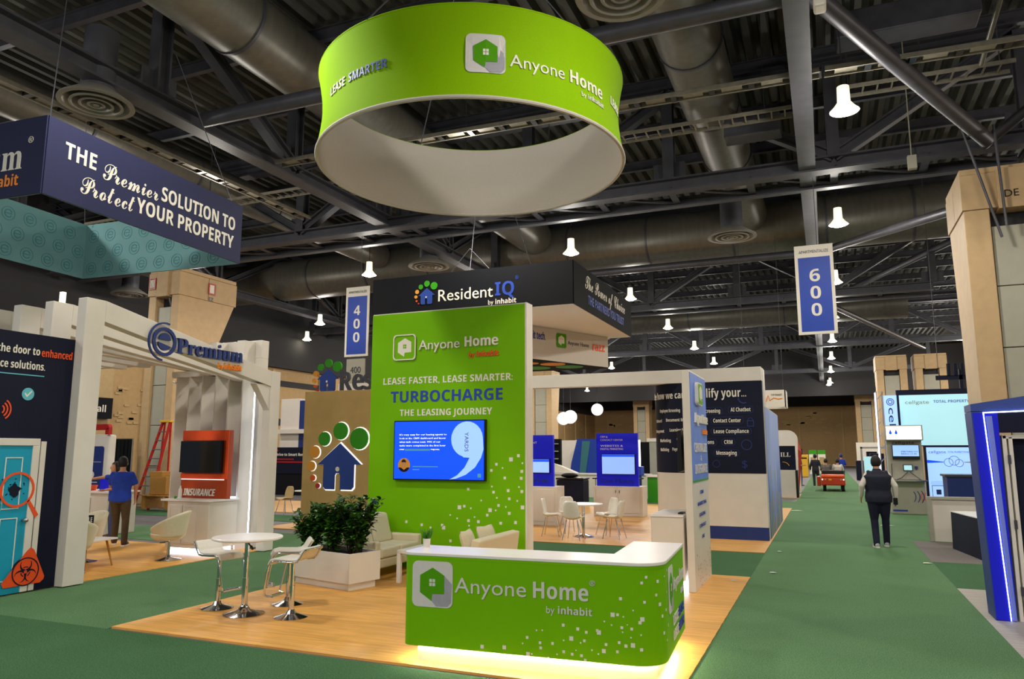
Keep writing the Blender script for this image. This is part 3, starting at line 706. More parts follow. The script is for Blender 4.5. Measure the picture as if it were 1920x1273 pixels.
# ---------------------------------------------------------------- green booth wall with screen
gw = thing('booth_wall', 'tall bright green display wall with white edge and slogans', 'display wall', (-6, 11.3, .022))
obj('green_panel', MB().box(-7.48, 11.25, .022, -4.5, 11.27, 4.38), M['green_gfx'], gw)
obj('white_edge', MB().box(-7.48, 11.27, .022, -4.5, 11.52, 4.40).box(-4.5, 11.25, .022, -4.47, 11.52, 4.40), M['white_lam'], gw)
f = surf((0, 11.25, 0), (1, 0, 0))
home_logo(gw, surf((-7.02, 11.25, 3.53), (1, 0, 0)), 0, 0, .46, M['green_gfx'], M['white_print'], None, .012)
m = MB(); q = rrpts(-7.02, 3.53, -6.56, 3.99, .07); q2 = rrpts(-7.0, 3.55, -6.58, 3.97, .06)
for i in range(len(q)): j = (i+1) % len(q); m.prism([q[i], q[j], q2[j], q2[i]], 0, .03, f)
obj('logo_outline', m, M['white_print'], gw)
obj('raised_lettering', txt(f, 'Anyone', -6.50, 3.70, .17, .80, n=.03), M['white_print'], gw)
obj('raised_lettering', txt(f, B('Home'), -5.60, 3.71, .17, .62, n=.03), M['white_print'], gw)
obj('raised_lettering', txt(f, 'by ' + B('inhabit'), -5.52, 3.53, .09, .55, n=.02), M['orange'], gw)
obj('lettering', txt(f, B('LEASE FASTER, LEASE SMARTER:'), -7.22, 3.11, .115, 2.5), M['white_print'], gw)
obj('lettering', txt(f, B('TURBOCHARGE'), -7.06, 2.79, .19, 2.16), M['blue_text'], gw)
obj('lettering', txt(f, B('THE LEASING JOURNEY'), -6.87, 2.55, .11, 1.78), M['white_print'], gw)
m = MB()
for s, t_, k in [(-4.75,1.81,0.064),(-4.62,1.87,0.047),(-5.01,1.73,0.043),(-5.1,1.63,0.043),(-4.56,1.62,0.047),(-4.55,1.75,0.026),(-4.9,1.67,0.026),(-4.86,1.51,0.043),(-4.57,1.51,0.047),(-5.52,1.32,0.043),(-5.09,1.37,0.026),(-5.06,1.28,0.043),(-4.8,1.31,0.047),(-4.61,1.37,0.026),(-4.56,1.3,0.047),(-5.0,1.19,0.026),(-4.78,1.18,0.043),(-4.64,1.15,0.026),(-5.28,1.14,0.026),(-4.97,1.07,0.043),(-4.84,1.05,0.026),(-5.68,1.02,0.064),(-5.59,1.04,0.043),(-5.47,1.01,0.026),(-5.12,0.99,0.06),(-5.17,0.91,0.043),(-5.02,0.99,0.026),(-4.78,0.95,0.047),(-4.55,1.05,0.06),(-5.85,0.89,0.026),(-5.72,0.84,0.026),(-5.4,0.87,0.026),(-5.51,0.81,0.047),(-5.33,0.8,0.047),(-5.5,0.73,0.026),(-4.93,0.79,0.047),(-4.67,0.81,0.047),(-6.69,0.75,0.043),(-6.39,0.71,0.043),(-6.22,0.67,0.034),(-6.0,0.72,0.043),(-5.97,0.68,0.06),(-5.58,0.53,0.043),(-5.84,0.47,0.043)]:
    rect(m, f, s-k/2, t_-k/2, s+k/2, t_+k/2, 0, .002)
obj('pixel_print', m, M['white_print'], gw)['kind'] = 'stuff'
tv = thing('wall_television', 'flat television on the green wall showing a blue quote slide', 'television', (-6.1, 11.2, 1.5))
obj('bezel', MB().box(-6.93, 11.17, 1.455, -5.18, 11.245, 2.465), M['black_plastic'], tv, bevel=.006)
obj('screen', MB().box(-6.91, 11.166, 1.475, -5.20, 11.17, 2.445), M['blue_screen'], tv)
f = surf((-6.91, 11.1655, 1.475), (1, 0, 0))
q = [(1.08 + .0, .0), (1.22, .07), (1.36, .2), (1.45, .36)] + arcpts(1.40, .66, .30, 258, 0+0, 1)[:1] + arcpts(1.40, .665, .295, 255, 20, 16) + [(1.69, .7), (1.705, .5), (1.66, .36), (1.55, .2), (1.38, .08), (1.2, .015)]
obj('quote_mark', MB().prism(q, 0, .002, f), M['pale_screen'], tv)
L = ["It's very easy for our leasing agents to", 'look at the CRM dashboard and know', 'what task comes next. 99% of our', 'tasks were completed in the first hour', 'over']
for i, (s_, ww) in enumerate(zip(L, (.92, .9, .8, .9, .1))): obj('slide_text', txt(f, s_, .1, .735 - i*.062, .028, ww, n=.0015, res=1), M['white_screen'], tv)
obj('slide_text', txt(f, 'response.', .72, .735 - 4*.062, .028, .17, n=.0015, res=1), M['white_screen'], tv)
m = MB(); rect(m, f, .21, .475, .70, .505, 0, .0015); rect(m, f, .37, .2, .86, .215, 0, .0015); rect(m, f, .37, .15, .5, .165, 0, .0015); obj('slide_bars', m, M['teal_icon'], tv)
obj('portrait_photo', disc(MB(), f, .2, .23, .12, 0, .002), M['paw_amber'], tv)
obj('portrait_jacket', MB().prism([(.09,.19),(.14,.19),(.2,.15),(.26,.19),(.31,.19)] + arcpts(.2, .23, .118, -25, -155, 8), .002, .003, f), M['navy'], tv)
obj('portrait_face', disc(MB(), f, .195, .255, .042, .002, .004, ry=.058), M['skin'], tv)
obj('portrait_hair', MB().prism(arcpts(.195, .28, .046, 0, 180, 8, .05), .004, .005, f), M['hair'], tv)
gY = lambda a, b, c=0: f(1.36 + b, .78 - a, c)
obj('slide_logo', txt(gY, 'YARDS', 0, 0, .07, .32, n=.003, res=2), M['steel_mid'], tv)
m = MB(); rect(m, f, 1.6, .04, 1.66, .1, 0, .002); obj('slide_badge', m, M['teal_icon'], tv)

# ---------------------------------------------------------------- reception counter (rotated 3.5 deg), local coordinates
rc = local('reception_counter', 'green L-shaped reception counter with white top and glowing base', 'counter', (-3.75, 6.26, .022), 3.5)
W, D = 2.42, 1.52; r1, r0 = .26, .10
def outl(inset=0.0, arm=.50, rarm=.50):
    i = inset
    return ([(i, .5 - i), ] + arcpts(i + r0, i + r0, r0, 180, 270, 6) + arcpts(W - i - r1, i + r1, r1, -90, 0, 12) + [(W - i, D - i), (W - rarm + i, D - i), (W - rarm + i, arm - i)])
o = obj('plinth', MB().prism(outl(.09), 0, .15), M['white_top'], rc)
obj('led_strip', MB().prism(outl(.075), .138, .1495), M['led_strong'], rc)
body = obj('body', MB().prism(outl(0), .15, .955), M['green_gfx'], rc, smooth=False)
obj('worktop', MB().prism(outl(-.008), .955, .985), M['white_top'], rc, bevel=.006)
obj('side_panel', MB().prism(outl(-.002), .93, .955), M['green_gfx'], rc)
f = surf((0, -.002, 0), (1, 0, 0))
home_logo(rc, surf((.105, -.002, .50), (1, 0, 0)), 0, 0, .41, M['logo_grey'], M['green_logo'], M['logo_shade'], .004)
obj('lettering', txt(f, 'Anyone', .535, .645, .135, .69), M['logo_grey'], rc)
obj('lettering', txt(f, B('Home'), 1.29, .645, .135, .50), M['logo_grey'], rc)
obj('lettering', txt(f, '®', 1.80, .775, .045, .05), M['logo_grey'], rc)
obj('lettering', txt(f, 'by ' + B('inhabit'), 1.41, .525, .06, .41), M['logo_grey'], rc)
m = MB()
def cwrap(s, t, n=0):   # follow the rounded corner
    s0 = W - r1
    if s <= s0: return Vector((s, -.001 - n, t))
    a = (s - s0) / r1
    if a < math.pi/2: a -= math.pi/2; return Vector((s0 + (r1 + .001 + n)*math.cos(a), r1 + (r1 + .001 + n)*math.sin(a), t))
    return Vector((W + .001 + n, r1 + (s - s0 - r1*math.pi/2), t))
for s, t_, k in [(2.068,0.707,0.026),(2.173,0.619,0.013),(2.288,0.89,0.023),(2.249,0.844,0.023),(2.269,0.687,0.023),(1.997,0.572,0.036),(2.04,0.575,0.023),(2.089,0.562,0.013),(1.925,0.513,0.013),(1.987,0.488,0.013),(2.247,0.549,0.036),(2.227,0.522,0.026),(1.562,0.456,0.026),(1.691,0.434,0.026),(1.766,0.412,0.023),(1.862,0.434,0.023),(1.876,0.419,0.036),(2.074,0.473,0.023),(2.158,0.468,0.023),(2.121,0.499,0.01),(1.319,0.395,0.013),(1.372,0.399,0.013),(1.233,0.328,0.023),(1.191,0.275,0.013),(1.351,0.293,0.023),(1.464,0.297,0.023),(1.565,0.331,0.013),(1.633,0.351,0.036),(1.715,0.322,0.013),(1.748,0.341,0.023),(1.357,0.251,0.023),(1.24,0.19,0.033),(1.275,0.194,0.013),(1.564,0.237,0.023),(1.639,0.223,0.023),(1.504,0.211,0.013),(1.673,0.258,0.01),(1.721,0.218,0.023),(1.754,0.185,0.023),(1.813,0.271,0.013),(1.869,0.244,0.013),(1.916,0.272,0.033),(1.936,0.326,0.023),(2.049,0.351,0.023),(2.032,0.276,0.023),(2.106,0.328,0.026),(2.165,0.338,0.036),(2.15,0.399,0.013),(2.08,0.437,0.013),(2.235,0.306,0.026),(2.234,0.423,0.013),(0.808,0.216,0.033),(1.019,0.228,0.033),(1.426,0.175,0.016),(2.4,.85,.026),(2.38,.74,.022),(2.42,.66,.03),(2.45,.56,.026),(2.5,.88,.014),(2.52,.6,.024),(2.47,.42,.026),(2.53,.35,.02),(2.56,.74,.022),(2.6,.46,.026),(2.58,.92,.02)]:
    t_ = t_ - .022
    m.add([cwrap(s-k/2, t_-k/2, .002), cwrap(s+k/2, t_-k/2, .002), cwrap(s+k/2, t_+k/2, .002), cwrap(s-k/2, t_+k/2, .002)], [(0,1,2,3)])
obj('pixel_print', m, M['white_print'], rc)['kind'] = 'stuff'
fs = surf((W + .002, 0, 0), (0, 1, 0))
home_logo(rc, surf((W + .002, .36, .50), (0, 1, 0)), 0, 0, .40, M['logo_grey'], M['green_logo'], M['logo_shade'], .003, .75)
obj('lettering', txt(fs, 'Anyone', .70, .66, .11, .38), M['logo_grey'], rc)
obj('lettering', txt(fs, B('Home'), 1.12, .66, .12, .34), M['logo_grey'], rc)
obj('lettering', txt(fs, B('inhabit'), 1.22, .54, .05, .24), M['logo_grey'], rc)
for i in (0, 1):
    obj('lettering', txt(fs, B('LEASE'), .62, .36 - i*.13, .085, .36), M['logo_grey'], rc)
    obj('lettering', txt(fs, B(('FASTER.', 'SMARTER.')[i]), 1.0, .36 - i*.13, .085, .42), M['blue_text'], rc)
pp = thing('potted_plant', 'small succulent in a white pot on the reception counter', 'plant', (-3.70, 6.62, 1.007))
obj('pot', MB().lathe([(.001, 0), (.032, 0), (.038, .085), (.034, .085), (.03, .07), (.001, .07)], (-3.70, 6.62, 1.007), 20), M['white_paint'], pp, smooth=True)
m = MB()
for i in range(46):
    a = R.uniform(0, 6.28); l = R.uniform(.06, .12); sp = R.uniform(0, .03); bx, by = -3.70 + sp*math.cos(a), 6.62 + sp*math.sin(a)
    m.tube([(bx, by, 1.075), (bx + .4*l*math.cos(a)*.6, by + .4*l*math.sin(a)*.6, 1.075 + l*.7), (bx + l*math.cos(a)*.45, by + l*math.sin(a)*.45, 1.075 + l)], [.004, .0035, .001], 5)
o = obj('foliage', m, M['leaf_light'], pp); o['kind'] = 'stuff'

# ---------------------------------------------------------------- booth with white pergola (left)
def portal(k):
    x = -10.36 - .74 * k; ze = min(4.1, 3.53 + .14 * k)
    t = thing('pergola_portal', ['foremost white pergola portal, carrying the navy sign letters', 'second white pergola portal behind the lettered one', 'third white pergola portal from the front', 'fourth white pergola portal from the front', 'fifth white pergola portal, behind the orange kiosk', 'sixth white pergola portal, behind the orange kiosk', 'rearmost white pergola portal'][k], 'pergola', (x, 7.5, .022), 0, 'white pergola portals')
    obj('post', MB().box(x, 7.62, .022, x + .19, 7.95, 4.25), M['white_paint'], t, bevel=.008)
    obj('beam', MB().add([(x,7.95,3.92),(x+.19,7.95,3.92),(x+.19,7.95,4.25),(x,7.95,4.25),(x,11.75,ze-.31),(x+.19,11.75,ze-.31),(x+.19,11.75,ze),(x,11.75,ze)],
        [(0,1,2,3),(7,6,5,4),(0,4,5,1),(1,5,6,2),(2,6,7,3),(3,7,4,0)]), M['white_paint'], t, bevel=.006)
    if k > 0:
        obj('hanger_block', MB().box(x, 11.75, ze - .31, x + .19, 12.07, 4.2), M['white_paint'], t); return t
    obj('post', MB().box(x, 11.75, .022, x + .19, 12.02, 3.53), M['white_paint'], t, bevel=.008)
    obj('corner_gusset', MB().add([(x+.02,11.75,3.25),(x+.17,11.75,3.25),(x+.17,11.75,2.75),(x+.02,11.75,2.75),(x+.02,11.35,3.25),(x+.17,11.35,3.25)],[(0,1,2,3),(0,4,5,1),(3,2,5,4),(0,3,4),(1,5,2)]), M['white_paint'], t)
    return t
pt = [portal(k) for k in range(7)]
f = surf((-10.165, 0, 0), (0, 1, 0)); p0 = pt[0]
m = MB(); ringd(m, f, 9.07, 3.76, .19, .055, 0, .03); obj('monogram_ring', m, M['blue_base'], p0)
m = MB(); ringd(m, f, 9.07, 3.76, .30, .028, 0, .03, 75, 265); obj('monogram_arc', m, M['blue_base'], p0)
m = MB(); m.prism(arcpts(9.07, 3.79, .12, 0, 180, 10), 0, .03, f); obj('monogram_half', m, M['blue_base'], p0)
m = MB(); m.prism(arcpts(9.07, 3.745, .135, 180, 335, 10) , 0, .03, f); obj('monogram_half', m, M['blue_base'], p0)
obj('raised_lettering', txt(f, SF('Premium'), 9.33, 3.60, .27, 1.56, n=.04), M['blue_base'], p0)
obj('raised_lettering', txt(f, 'by ' + B('inhabit'), 10.3, 3.44, .10, .58, n=.03), M['orange_text'], p0)
ssc = thing('slat_screen', 'row of white upright slats behind the orange kiosk, lit from below', 'screen', (-11.6, 12.0, .022))
for i in range(6):
    x = -12.75 + i*.36; obj('slat', MB().add([(x,11.78,.022),(x+.07,11.74,.022),(x+.16,12.04,.022),(x+.09,12.06,.022),(x,11.78,3.5),(x+.07,11.74,3.5),(x+.16,12.04,3.5),(x+.09,12.06,3.5)],[(0,3,2,1),(4,5,6,7),(0,1,5,4),(1,2,6,5),(2,3,7,6),(3,0,4,7)]), M['white_paint'], ssc)
obj('back_sheet', MB().box(-12.8, 12.31, .022, -10.98, 12.34, 3.5), M['white_paint'], ssc)
obj('sill', MB().box(-12.85, 11.74, 3.5, -10.62, 12.06, 3.62), M['white_paint'], ssc)
obj('up_light', MB().box(-12.7, 12.10, .03, -11.0, 12.2, .08), M['led_cool'], ssc)
hb = thing('header_beam', 'white header beam crossing the back of the pergola', 'beam', (-13.5, 12.15, 3.95))
obj('beam', MB().box(-16.5, 12.08, 3.86, -10.75, 12.3, 4.24), M['white_paint'], hb, bevel=.008)
obj('post', MB().box(-10.97, 12.08, .022, -10.75, 12.3, 3.86), M['white_paint'], hb, bevel=.008)
obj('post', MB().box(-16.5, 12.08, .022, -16.28, 12.3, 3.86), M['white_paint'], hb, bevel=.008)
gb = surf((-12.3, 12.06, 3.40), (1, 0, 0)); gbm = lambda a, b, c=0: gb(-a, b, c)
obj('reversed_lettering', txt(gbm, SF('Pre'), -.1, 0, .34, .95, n=.03), M['white_print'], hb)
o = tag(obj('light_housing', MB().box(-10.98, 7.75, 4.25, -10.91, 7.81, 4.42), M['lamp_bell']), 'small glowing white fixture on top of the second pergola post', 'light')
# navy wall
nw = thing('graphic_wall', 'navy graphic wall with a printed turquoise door at left edge', 'display wall', (-10.45, 7, .022))
obj('navy_panel', MB().box(-10.52, 4.6, .022, -10.34, 7.615, 3.60), M['navy'], nw)
f = surf((-10.339, 0, 0), (0, 1, 0))
obj('lettering', txt(f, B('the door to'), 7.085, 3.30, .105, .60, al='R'), M['white_print'], nw)
obj('lettering', txt(f, B('enhanced'), 7.11, 3.29, .105, .47, n=.008), M['orange'], nw)
obj('lettering', txt(f, B('nce solutions.'), 7.18, 3.09, .105, .70, al='R'), M['white_print'], nw)
m = MB(); rect(m, f, 6.2, 3.0, 7.18, 3.015, 0, .004); obj('underline', m, M['teal_icon'], nw)
m = MB(); disc(m, f, 6.97, 2.74, .088, 0, .004, ry=.088); obj('tick_disc', m, M['teal_icon'], nw)
m = MB(); m.prism([(6.92,2.74),(6.93,2.76),(6.955,2.725),(7.015,2.79),(7.025,2.775),(6.955,2.695)], .004, .006, f); obj('tick_mark', m, M['white_print'], nw)
for i, r in enumerate((.05, .095, .14)):
    m = MB(); ringd(m, f, 6.60, 2.51, r, .02, 0, .004, -55, 55, 10); obj('signal_arc', m, M['orange'], nw)
m = MB(); ringd(m, f, 6.52, 2.51, .06, .02, 0, .004, -80, 80, 10); obj('lock_arc', m, M['white_print'], nw)
m = MB(); rect(m, f, 5.6, .03, 7.10, 2.02, 0, .012); obj('door_leaf', m, M['teal_door'], nw)
m = MB(); rect(m, f, 5.55, 2.02, 7.20, 2.12, 0, .03); rect(m, f, 7.10, .03, 7.20, 2.02, 0, .03); obj('door_casing', m, M['white_paint'], nw, bevel=.006)
m = MB(); rect(m, f, 7.22, .03, 7.30, 2.08, 0, .02); obj('casing_strip', m, M['white_paint'], nw, bevel=.004)
m = MB()
for s0, s1, t0, t1 in ((6.42,6.62,1.16,1.86),(6.74,6.98,1.16,1.86),(6.42,6.62,.2,1.04),(6.74,6.98,.2,1.04)): frame(m, f, s0, t0, s1, t1, .012, .012, .018)
obj('panel_outlines', m, M['white_print'], nw)
m = MB(); ringd(m, f, 6.93, 1.42, .21, .032, .03, .036); obj('lens_ring', m, M['orange'], nw)
m = MB(); m.prism([(7.08,1.25),(7.11,1.28),(7.26,1.06),(7.21,1.02)], .03, .036, f); obj('lens_handle', m, M['orange'], nw)
m = MB(); m.prism([(6.90+.075*(1+.22*math.sin(5*a))*math.cos(a), 1.41+.085*(1+.18*math.sin(4*a+1))*math.sin(a)) for a in [i*math.pi/10 for i in range(20)]], .012, .02, f); obj('virus_blob', m, M['navy'], nw)
m = MB()
for i in range(26): s, t = 6.62 + R.uniform(0, .42), 1.36 + R.uniform(-.08, .22); rect(m, f, s, t, s+.014, t+.014, .012, .016)
o = obj('virus_specks', m, M['navy'], nw); o['kind'] = 'stuff'
m = MB(); m.prism([(6.86,.12),(7.37,.12),(7.42,.16),(7.43,.20),(7.25,.58),(7.20,.62),(7.15,.58),(6.83,.18)], .032, .036, f); obj('hazard_triangle', m, M['orange'], nw)
obj('hazard_symbol', txt(f, '☣', 7.15, .17, None, .38, n=.04, al='C', res=4), M['navy'], nw)
for s, t in ((6.66, 1.2), (6.66, .53)):
    m = MB(); ringd(m, f, s, t, .08, .012, .014, .02); m.prism([(s-.05,t),(s-.04,t+.02),(s-.015,t-.015),(s+.045,t+.05),(s+.055,t+.035),(s-.015,t-.045)], .014, .02, f); obj('tick_badge', m, M['teal_icon'], nw)
obj('door_knob', MB().tube([f(7.05, 1.0, .01), f(7.05, 1.0, .06)], .018, 10).ball(f(7.05, 1.0, .085), .035, 14), M['brushed'], nw, smooth=True)

# insurance kiosk
ik = local('display_kiosk', 'orange INSURANCE kiosk with dark television above white cabinet', 'kiosk', (-11.9, 10.98, .022), 0)
obj('plinth', MB().box(.06, .05, 0, 1.0, .68, .09), M['led_cool'], ik)
obj('cabinet', MB().box(0, 0, .09, 1.06, .74, .96), M['white_lam'], ik, bevel=.01)
obj('cabinet_top', MB().box(-.16, -.03, .96, 1.09, .77, 1.0), M['white_top'], ik, bevel=.006)
for i in (0, 1): obj('door', MB().box(.06 + i*.36, -.015, .17, .40 + i*.36, 0, .9), M['white_lam'], ik, bevel=.008)
m = MB(); 
for i in (0, 1): frame(m, surf((0, -.016, 0), (1, 0, 0)), .09 + i*.36, .2, .37 + i*.36, .87, .012, 0, .004)
obj('door_moulding', m, M['white_paint'], ik)
obj('backboard', MB().box(-.10, .38, 1.0, 1.10, .50, 2.33), M['burnt'], ik, bevel=.01)
obj('orange_band', MB().box(-.10, .365, 2.13, 1.10, .38, 2.33).box(-.10, .365, 1.38, 1.10, .38, 1.48).box(1.04, .365, 1.48, 1.10, .38, 2.13), M['orange'], ik)
f = surf((0, .365, 0), (1, 0, 0))
m = MB(); rect(m, f, -.06, 1.36, 1.04, 1.375, 0, .015); obj('light_gap', m, M['halo'], ik)
obj('back_light', MB().box(.0, .64, 1.0, 1.06, .68, 1.03), M['led_cool'], ik)
obj('television', MB().box(-.07, .29, 1.50, 1.0, .35, 2.12), M['black_plastic'], ik, bevel=.006)
obj('television_screen', MB().box(-.05, .286, 1.52, .98, .29, 2.10), M['screen_off'], ik)
obj('lettering', txt(surf((0, .38, 0), (1, 0, 0)), B('INSURANCE'), .0, 1.05, .13, .80, shear=.2, n=.02), M['white_print'], ik)
o = tag(obj('led_strip', MB().box(-10.60, 11.76, .023, -10.585, 11.78, 3.2), M['led_cool']), 'thin white light strip along a pergola post', 'light')
o = tag(obj('bottle', MB().lathe([(.001,0),(.035,0),(.035,.16),(.015,.2),(.015,.24),(.001,.24)], (-11.93, 11.3, 1.022), 14), M['white_paint'], smooth=True), 'small white bottle left of the orange kiosk panel', 'bottle')
o = tag(obj('green_ball', MB().ball((-11.86, 11.12, 1.047), .028, 12), M['paw_green'], smooth=True), 'tiny green ball on the white kiosk cabinet', 'ball')

# tub chairs
def tub(name, label, loc, rot):
    t = local(name, label, 'chair', loc, rot, 'white swivel tub chairs')
    m = MB(); n = 28; rows = 7; vs = []; 
    for i in range(rows + 1):
        u = i / rows
        for k in range(n + 1):
            a = math.radians(-150 + 300 * k / n)       # opening faces +x at a=180 -> use local -x as back
            back = (1 + math.cos(a)) / 2
            h = .10 + .34 * back ** .7
            rr = .24 + .08 * u
            vs.append((-rr*math.cos(a) * 1.0, rr*math.sin(a)*1.06, .42 + h*u))
    fs = [(i*(n+1)+k, i*(n+1)+k+1, (i+1)*(n+1)+k+1, (i+1)*(n+1)+k) for i in range(rows) for k in range(n)]
    o = obj('shell', m.add(vs, fs), M['cream_leather'], t, smooth=True)
    s = o.modifiers.new('solid', 'SOLIDIFY'); s.thickness = .055; s.offset = 0
    b = o.modifiers.new('bevel', 'BEVEL'); b.width = .015; b.segments = 2
    obj('seat', MB().lathe([(.001,.34),(.20,.35),(.27,.40),(.29,.46),(.27,.49),(.001,.50)], (.03, 0, 0), 28), M['cream_leather'], t, smooth=True)
    obj('column', MB().tube([(0,0,.04),(0,0,.2),(0,0,.35)], [.03,.028,.022], 14), M['chrome'], t, smooth=True)
    obj('base', MB().lathe([(.001,0),(.22,0),(.225,.008),(.12,.03),(.05,.05),(.03,.09)], n=28), M['chrome'], t, smooth=True)
    obj('lever', MB().tube([(.02,.02,.32),(.12,.12,.31)], .007, 8), M['black_plastic'], t)
    return t
c = tub('tub_chair', 'cream tub chair on chrome stem in front of the orange kiosk', (-10.96, 10.2, .022), 212)
dup(c, (-12.15, 9.45, .022), 260, 'cream tub chair behind the raffle sign, back row')
dup(c, (-11.15, 8.45, .022), 130, 'cream tub chair seen from behind, nearest the navy wall')
# side table, raffle sign
st = local('side_table', 'small white table on splayed oak legs beside cream tub chair', 'table', (-11.55, 9.0, .022), 10)
obj('table_top', MB().prism(rrpts(-.36, -.36, .36, .36, .06), .44, .465), M['white_top'], st, bevel=.004)
for a, b in ((-1,-1),(1,-1),(1,1),(-1,1)): obj('leg', MB().tube([(.30*a, .30*b, 0), (.22*a, .22*b, .44)], [.012, .02], 10), M['oak_leg'], st, smooth=True)
rs = local('raffle_sign', 'dark RAFFLE sign in a clear frame on the small table', 'sign', (-11.45, 8.9, .487), 20)
obj('sign_card', MB().box(-.13, 0, .02, .13, .01, .40), M['navy'], rs)
f = surf((-.13, -.001, .02), (1, 0, 0)); obj('lettering', txt(f, B('RAFFLE'), .02, .27, .075, .22), M['white_print'], rs)
m = MB(); rect(m, f, .02, .14, .16, .24, 0, .003); rect(m, f, .02, .04, .12, .11, 0, .003); rect(m, f, .17, .03, .25, .22, 0, .003); obj('print_blocks', m, M['grey_panel'], rs)
obj('sign_foot', MB().box(-.14, -.05, 0, .14, .06, .02), M['chrome'], rs)

# ---------------------------------------------------------------- bistro table and stools
bt = local('bistro_table', 'round white bar table on a chrome pole', 'table', (-6.52, 7.25, .022), 0)
obj('table_top', MB().lathe([(.001,.87),(.39,.87),(.41,.88),(.41,.895),(.40,.905),(.001,.905)], n=48), M['white_top'], bt, smooth=True)
obj('pole', MB().tube([(0,0,.05),(0,0,.42),(0,0,.421),(0,0,.87)], [.036,.036,.028,.028], 18), M['chrome'], bt, smooth=True)
obj('base', MB().lathe([(.001,0),(.235,0),(.24,.008),(.15,.03),(.075,.055),(.045,.10),(.036,.12)], n=36), M['chrome'], bt, smooth=True)
obj('top_plate', MB().lathe([(.001,.84),(.12,.85),(.12,.87),(.001,.87)], n=20), M['black_plastic'], bt, smooth=True)
obj('lever', MB().tube([(.03,-.02,.83),(.16,-.1,.79)], .008, 8).tube([(.13,-.08,.80),(.19,-.12,.78)], .015, 8), M['black_plastic'], bt, smooth=True)
def stool(label, loc, rot):
    """low lip at -x, seat front at +x, tube loop with footrest in front"""
    t = local('bar_stool', label, 'stool', loc, rot, 'white bar stools round the bistro table')
    prof = [(-.27,.80),(-.245,.775),(-.20,.70),(-.165,.665),(-.10,.655),(.05,.66),(.13,.665),(.185,.65),(.215,.60)]
    th = .026; vs = []; n = len(prof)
    for y in (-.175, .175):
        for i, (x, z) in enumerate(prof):
            a = Vector(prof[max(0,i-1)]); b = Vector(prof[min(n-1,i+1)]); d = (b-a).normalized(); nn = Vector((-d.y, d.x))
            vs.append((x, y, z)); vs.append((x + nn.x*th, y, z + nn.y*th))
    fs = []
    for i in range(n-1):
        a = 2*i; fs += [(a, a+2, a+2+2*n, a+2*n), (a+1, a+1+2*n, a+3+2*n, a+3), (a, a+1, a+3, a+2), (a+2*n, a+2+2*n, a+3+2*n, a+1+2*n)]
    fs += [(0, 2*n, 2*n+1, 1), (2*n-2, 2*n-1, 4*n-1, 4*n-2)]
    obj('seat', MB().add(vs, fs), M['white_leather'], t, bevel=.008, smooth=True)
    for s in (-1, 1):
        m = MB().tube([(x - .004, .182*s, z - .008) for x, z in prof] + [(.235, .18*s, .50), (.262, .165*s, .32), (.27, .15*s, .26)], .011, 10)
        obj('side_tube', m, M['chrome'], t, smooth=True)
    obj('footrest', MB().tube([(.27,-.15,.26),(.20,-.13,.245),(.20,.13,.245),(.27,.15,.26)], .011, 10).box(.17,-.13,.235,.26,.13,.247), M['chrome'], t, smooth=True)
    obj('lip_tube', MB().tube([(-.275,-.18,.795),(-.275,.18,.795)], .011, 10), M['chrome'], t, smooth=True)
    obj('pole', MB().tube([(0,0,.05),(0,0,.36),(0,0,.361),(0,0,.655)], [.032,.032,.023,.023], 16), M['chrome'], t, smooth=True)
    obj('base', MB().lathe([(.001,0),(.19,0),(.195,.008),(.12,.03),(.06,.05),(.038,.09)], n=32), M['chrome'], t, smooth=True)
    return t
s1 = stool('white bar stool at the left of the bistro table', (-7.06, 7.38, .022), -8)
dup(s1, (-5.89, 7.33, .022), 186, 'white bar stool at the right, nearest the picture front')
dup(s1, (-6.42, 7.92, .022), 222, 'white bar stool behind the bistro table, before the planter')

# ---------------------------------------------------------------- planter with shrubs
pl = local('planter_box', 'long white planter box behind the bar stools', 'planter', (-7.42, 9.20, .022), -13.8)
obj('base', MB().box(.05, .04, 0, 1.22, .54, .10), M['white_paint'], pl, bevel=.004)
m = MB()
m.box(0, 0, .10, 1.27, .04, .50).box(0, .54, .10, 1.27, .58, .50).box(0, .04, .10, .04, .54, .50).box(1.23, .04, .10, 1.27, .54, .50)
obj('trough', m, M['white_paint'], pl); obj('soil', MB().box(.04, .04, .1, 1.23, .54, .44), M['soil'], pl)
def leaf(m, p, d, l, wd, up):
    d = Vector(d).normalized(); s = d.cross(Vector(up)).normalized(); n = s.cross(d); p = Vector(p)
    m.add([p, p + d*l*.35 + s*wd*.5 + n*wd*.12, p + d*l*.75 + s*wd*.42 + n*wd*.08, p + d*l - n*wd*.25, p + d*l*.75 - s*wd*.42 + n*wd*.08, p + d*l*.35 - s*wd*.5 + n*wd*.12, p + d*l*.55], [(0,1,6,5),(1,2,6),(6,4,5),(2,3,4,6)])
an = math.radians(-13.8)
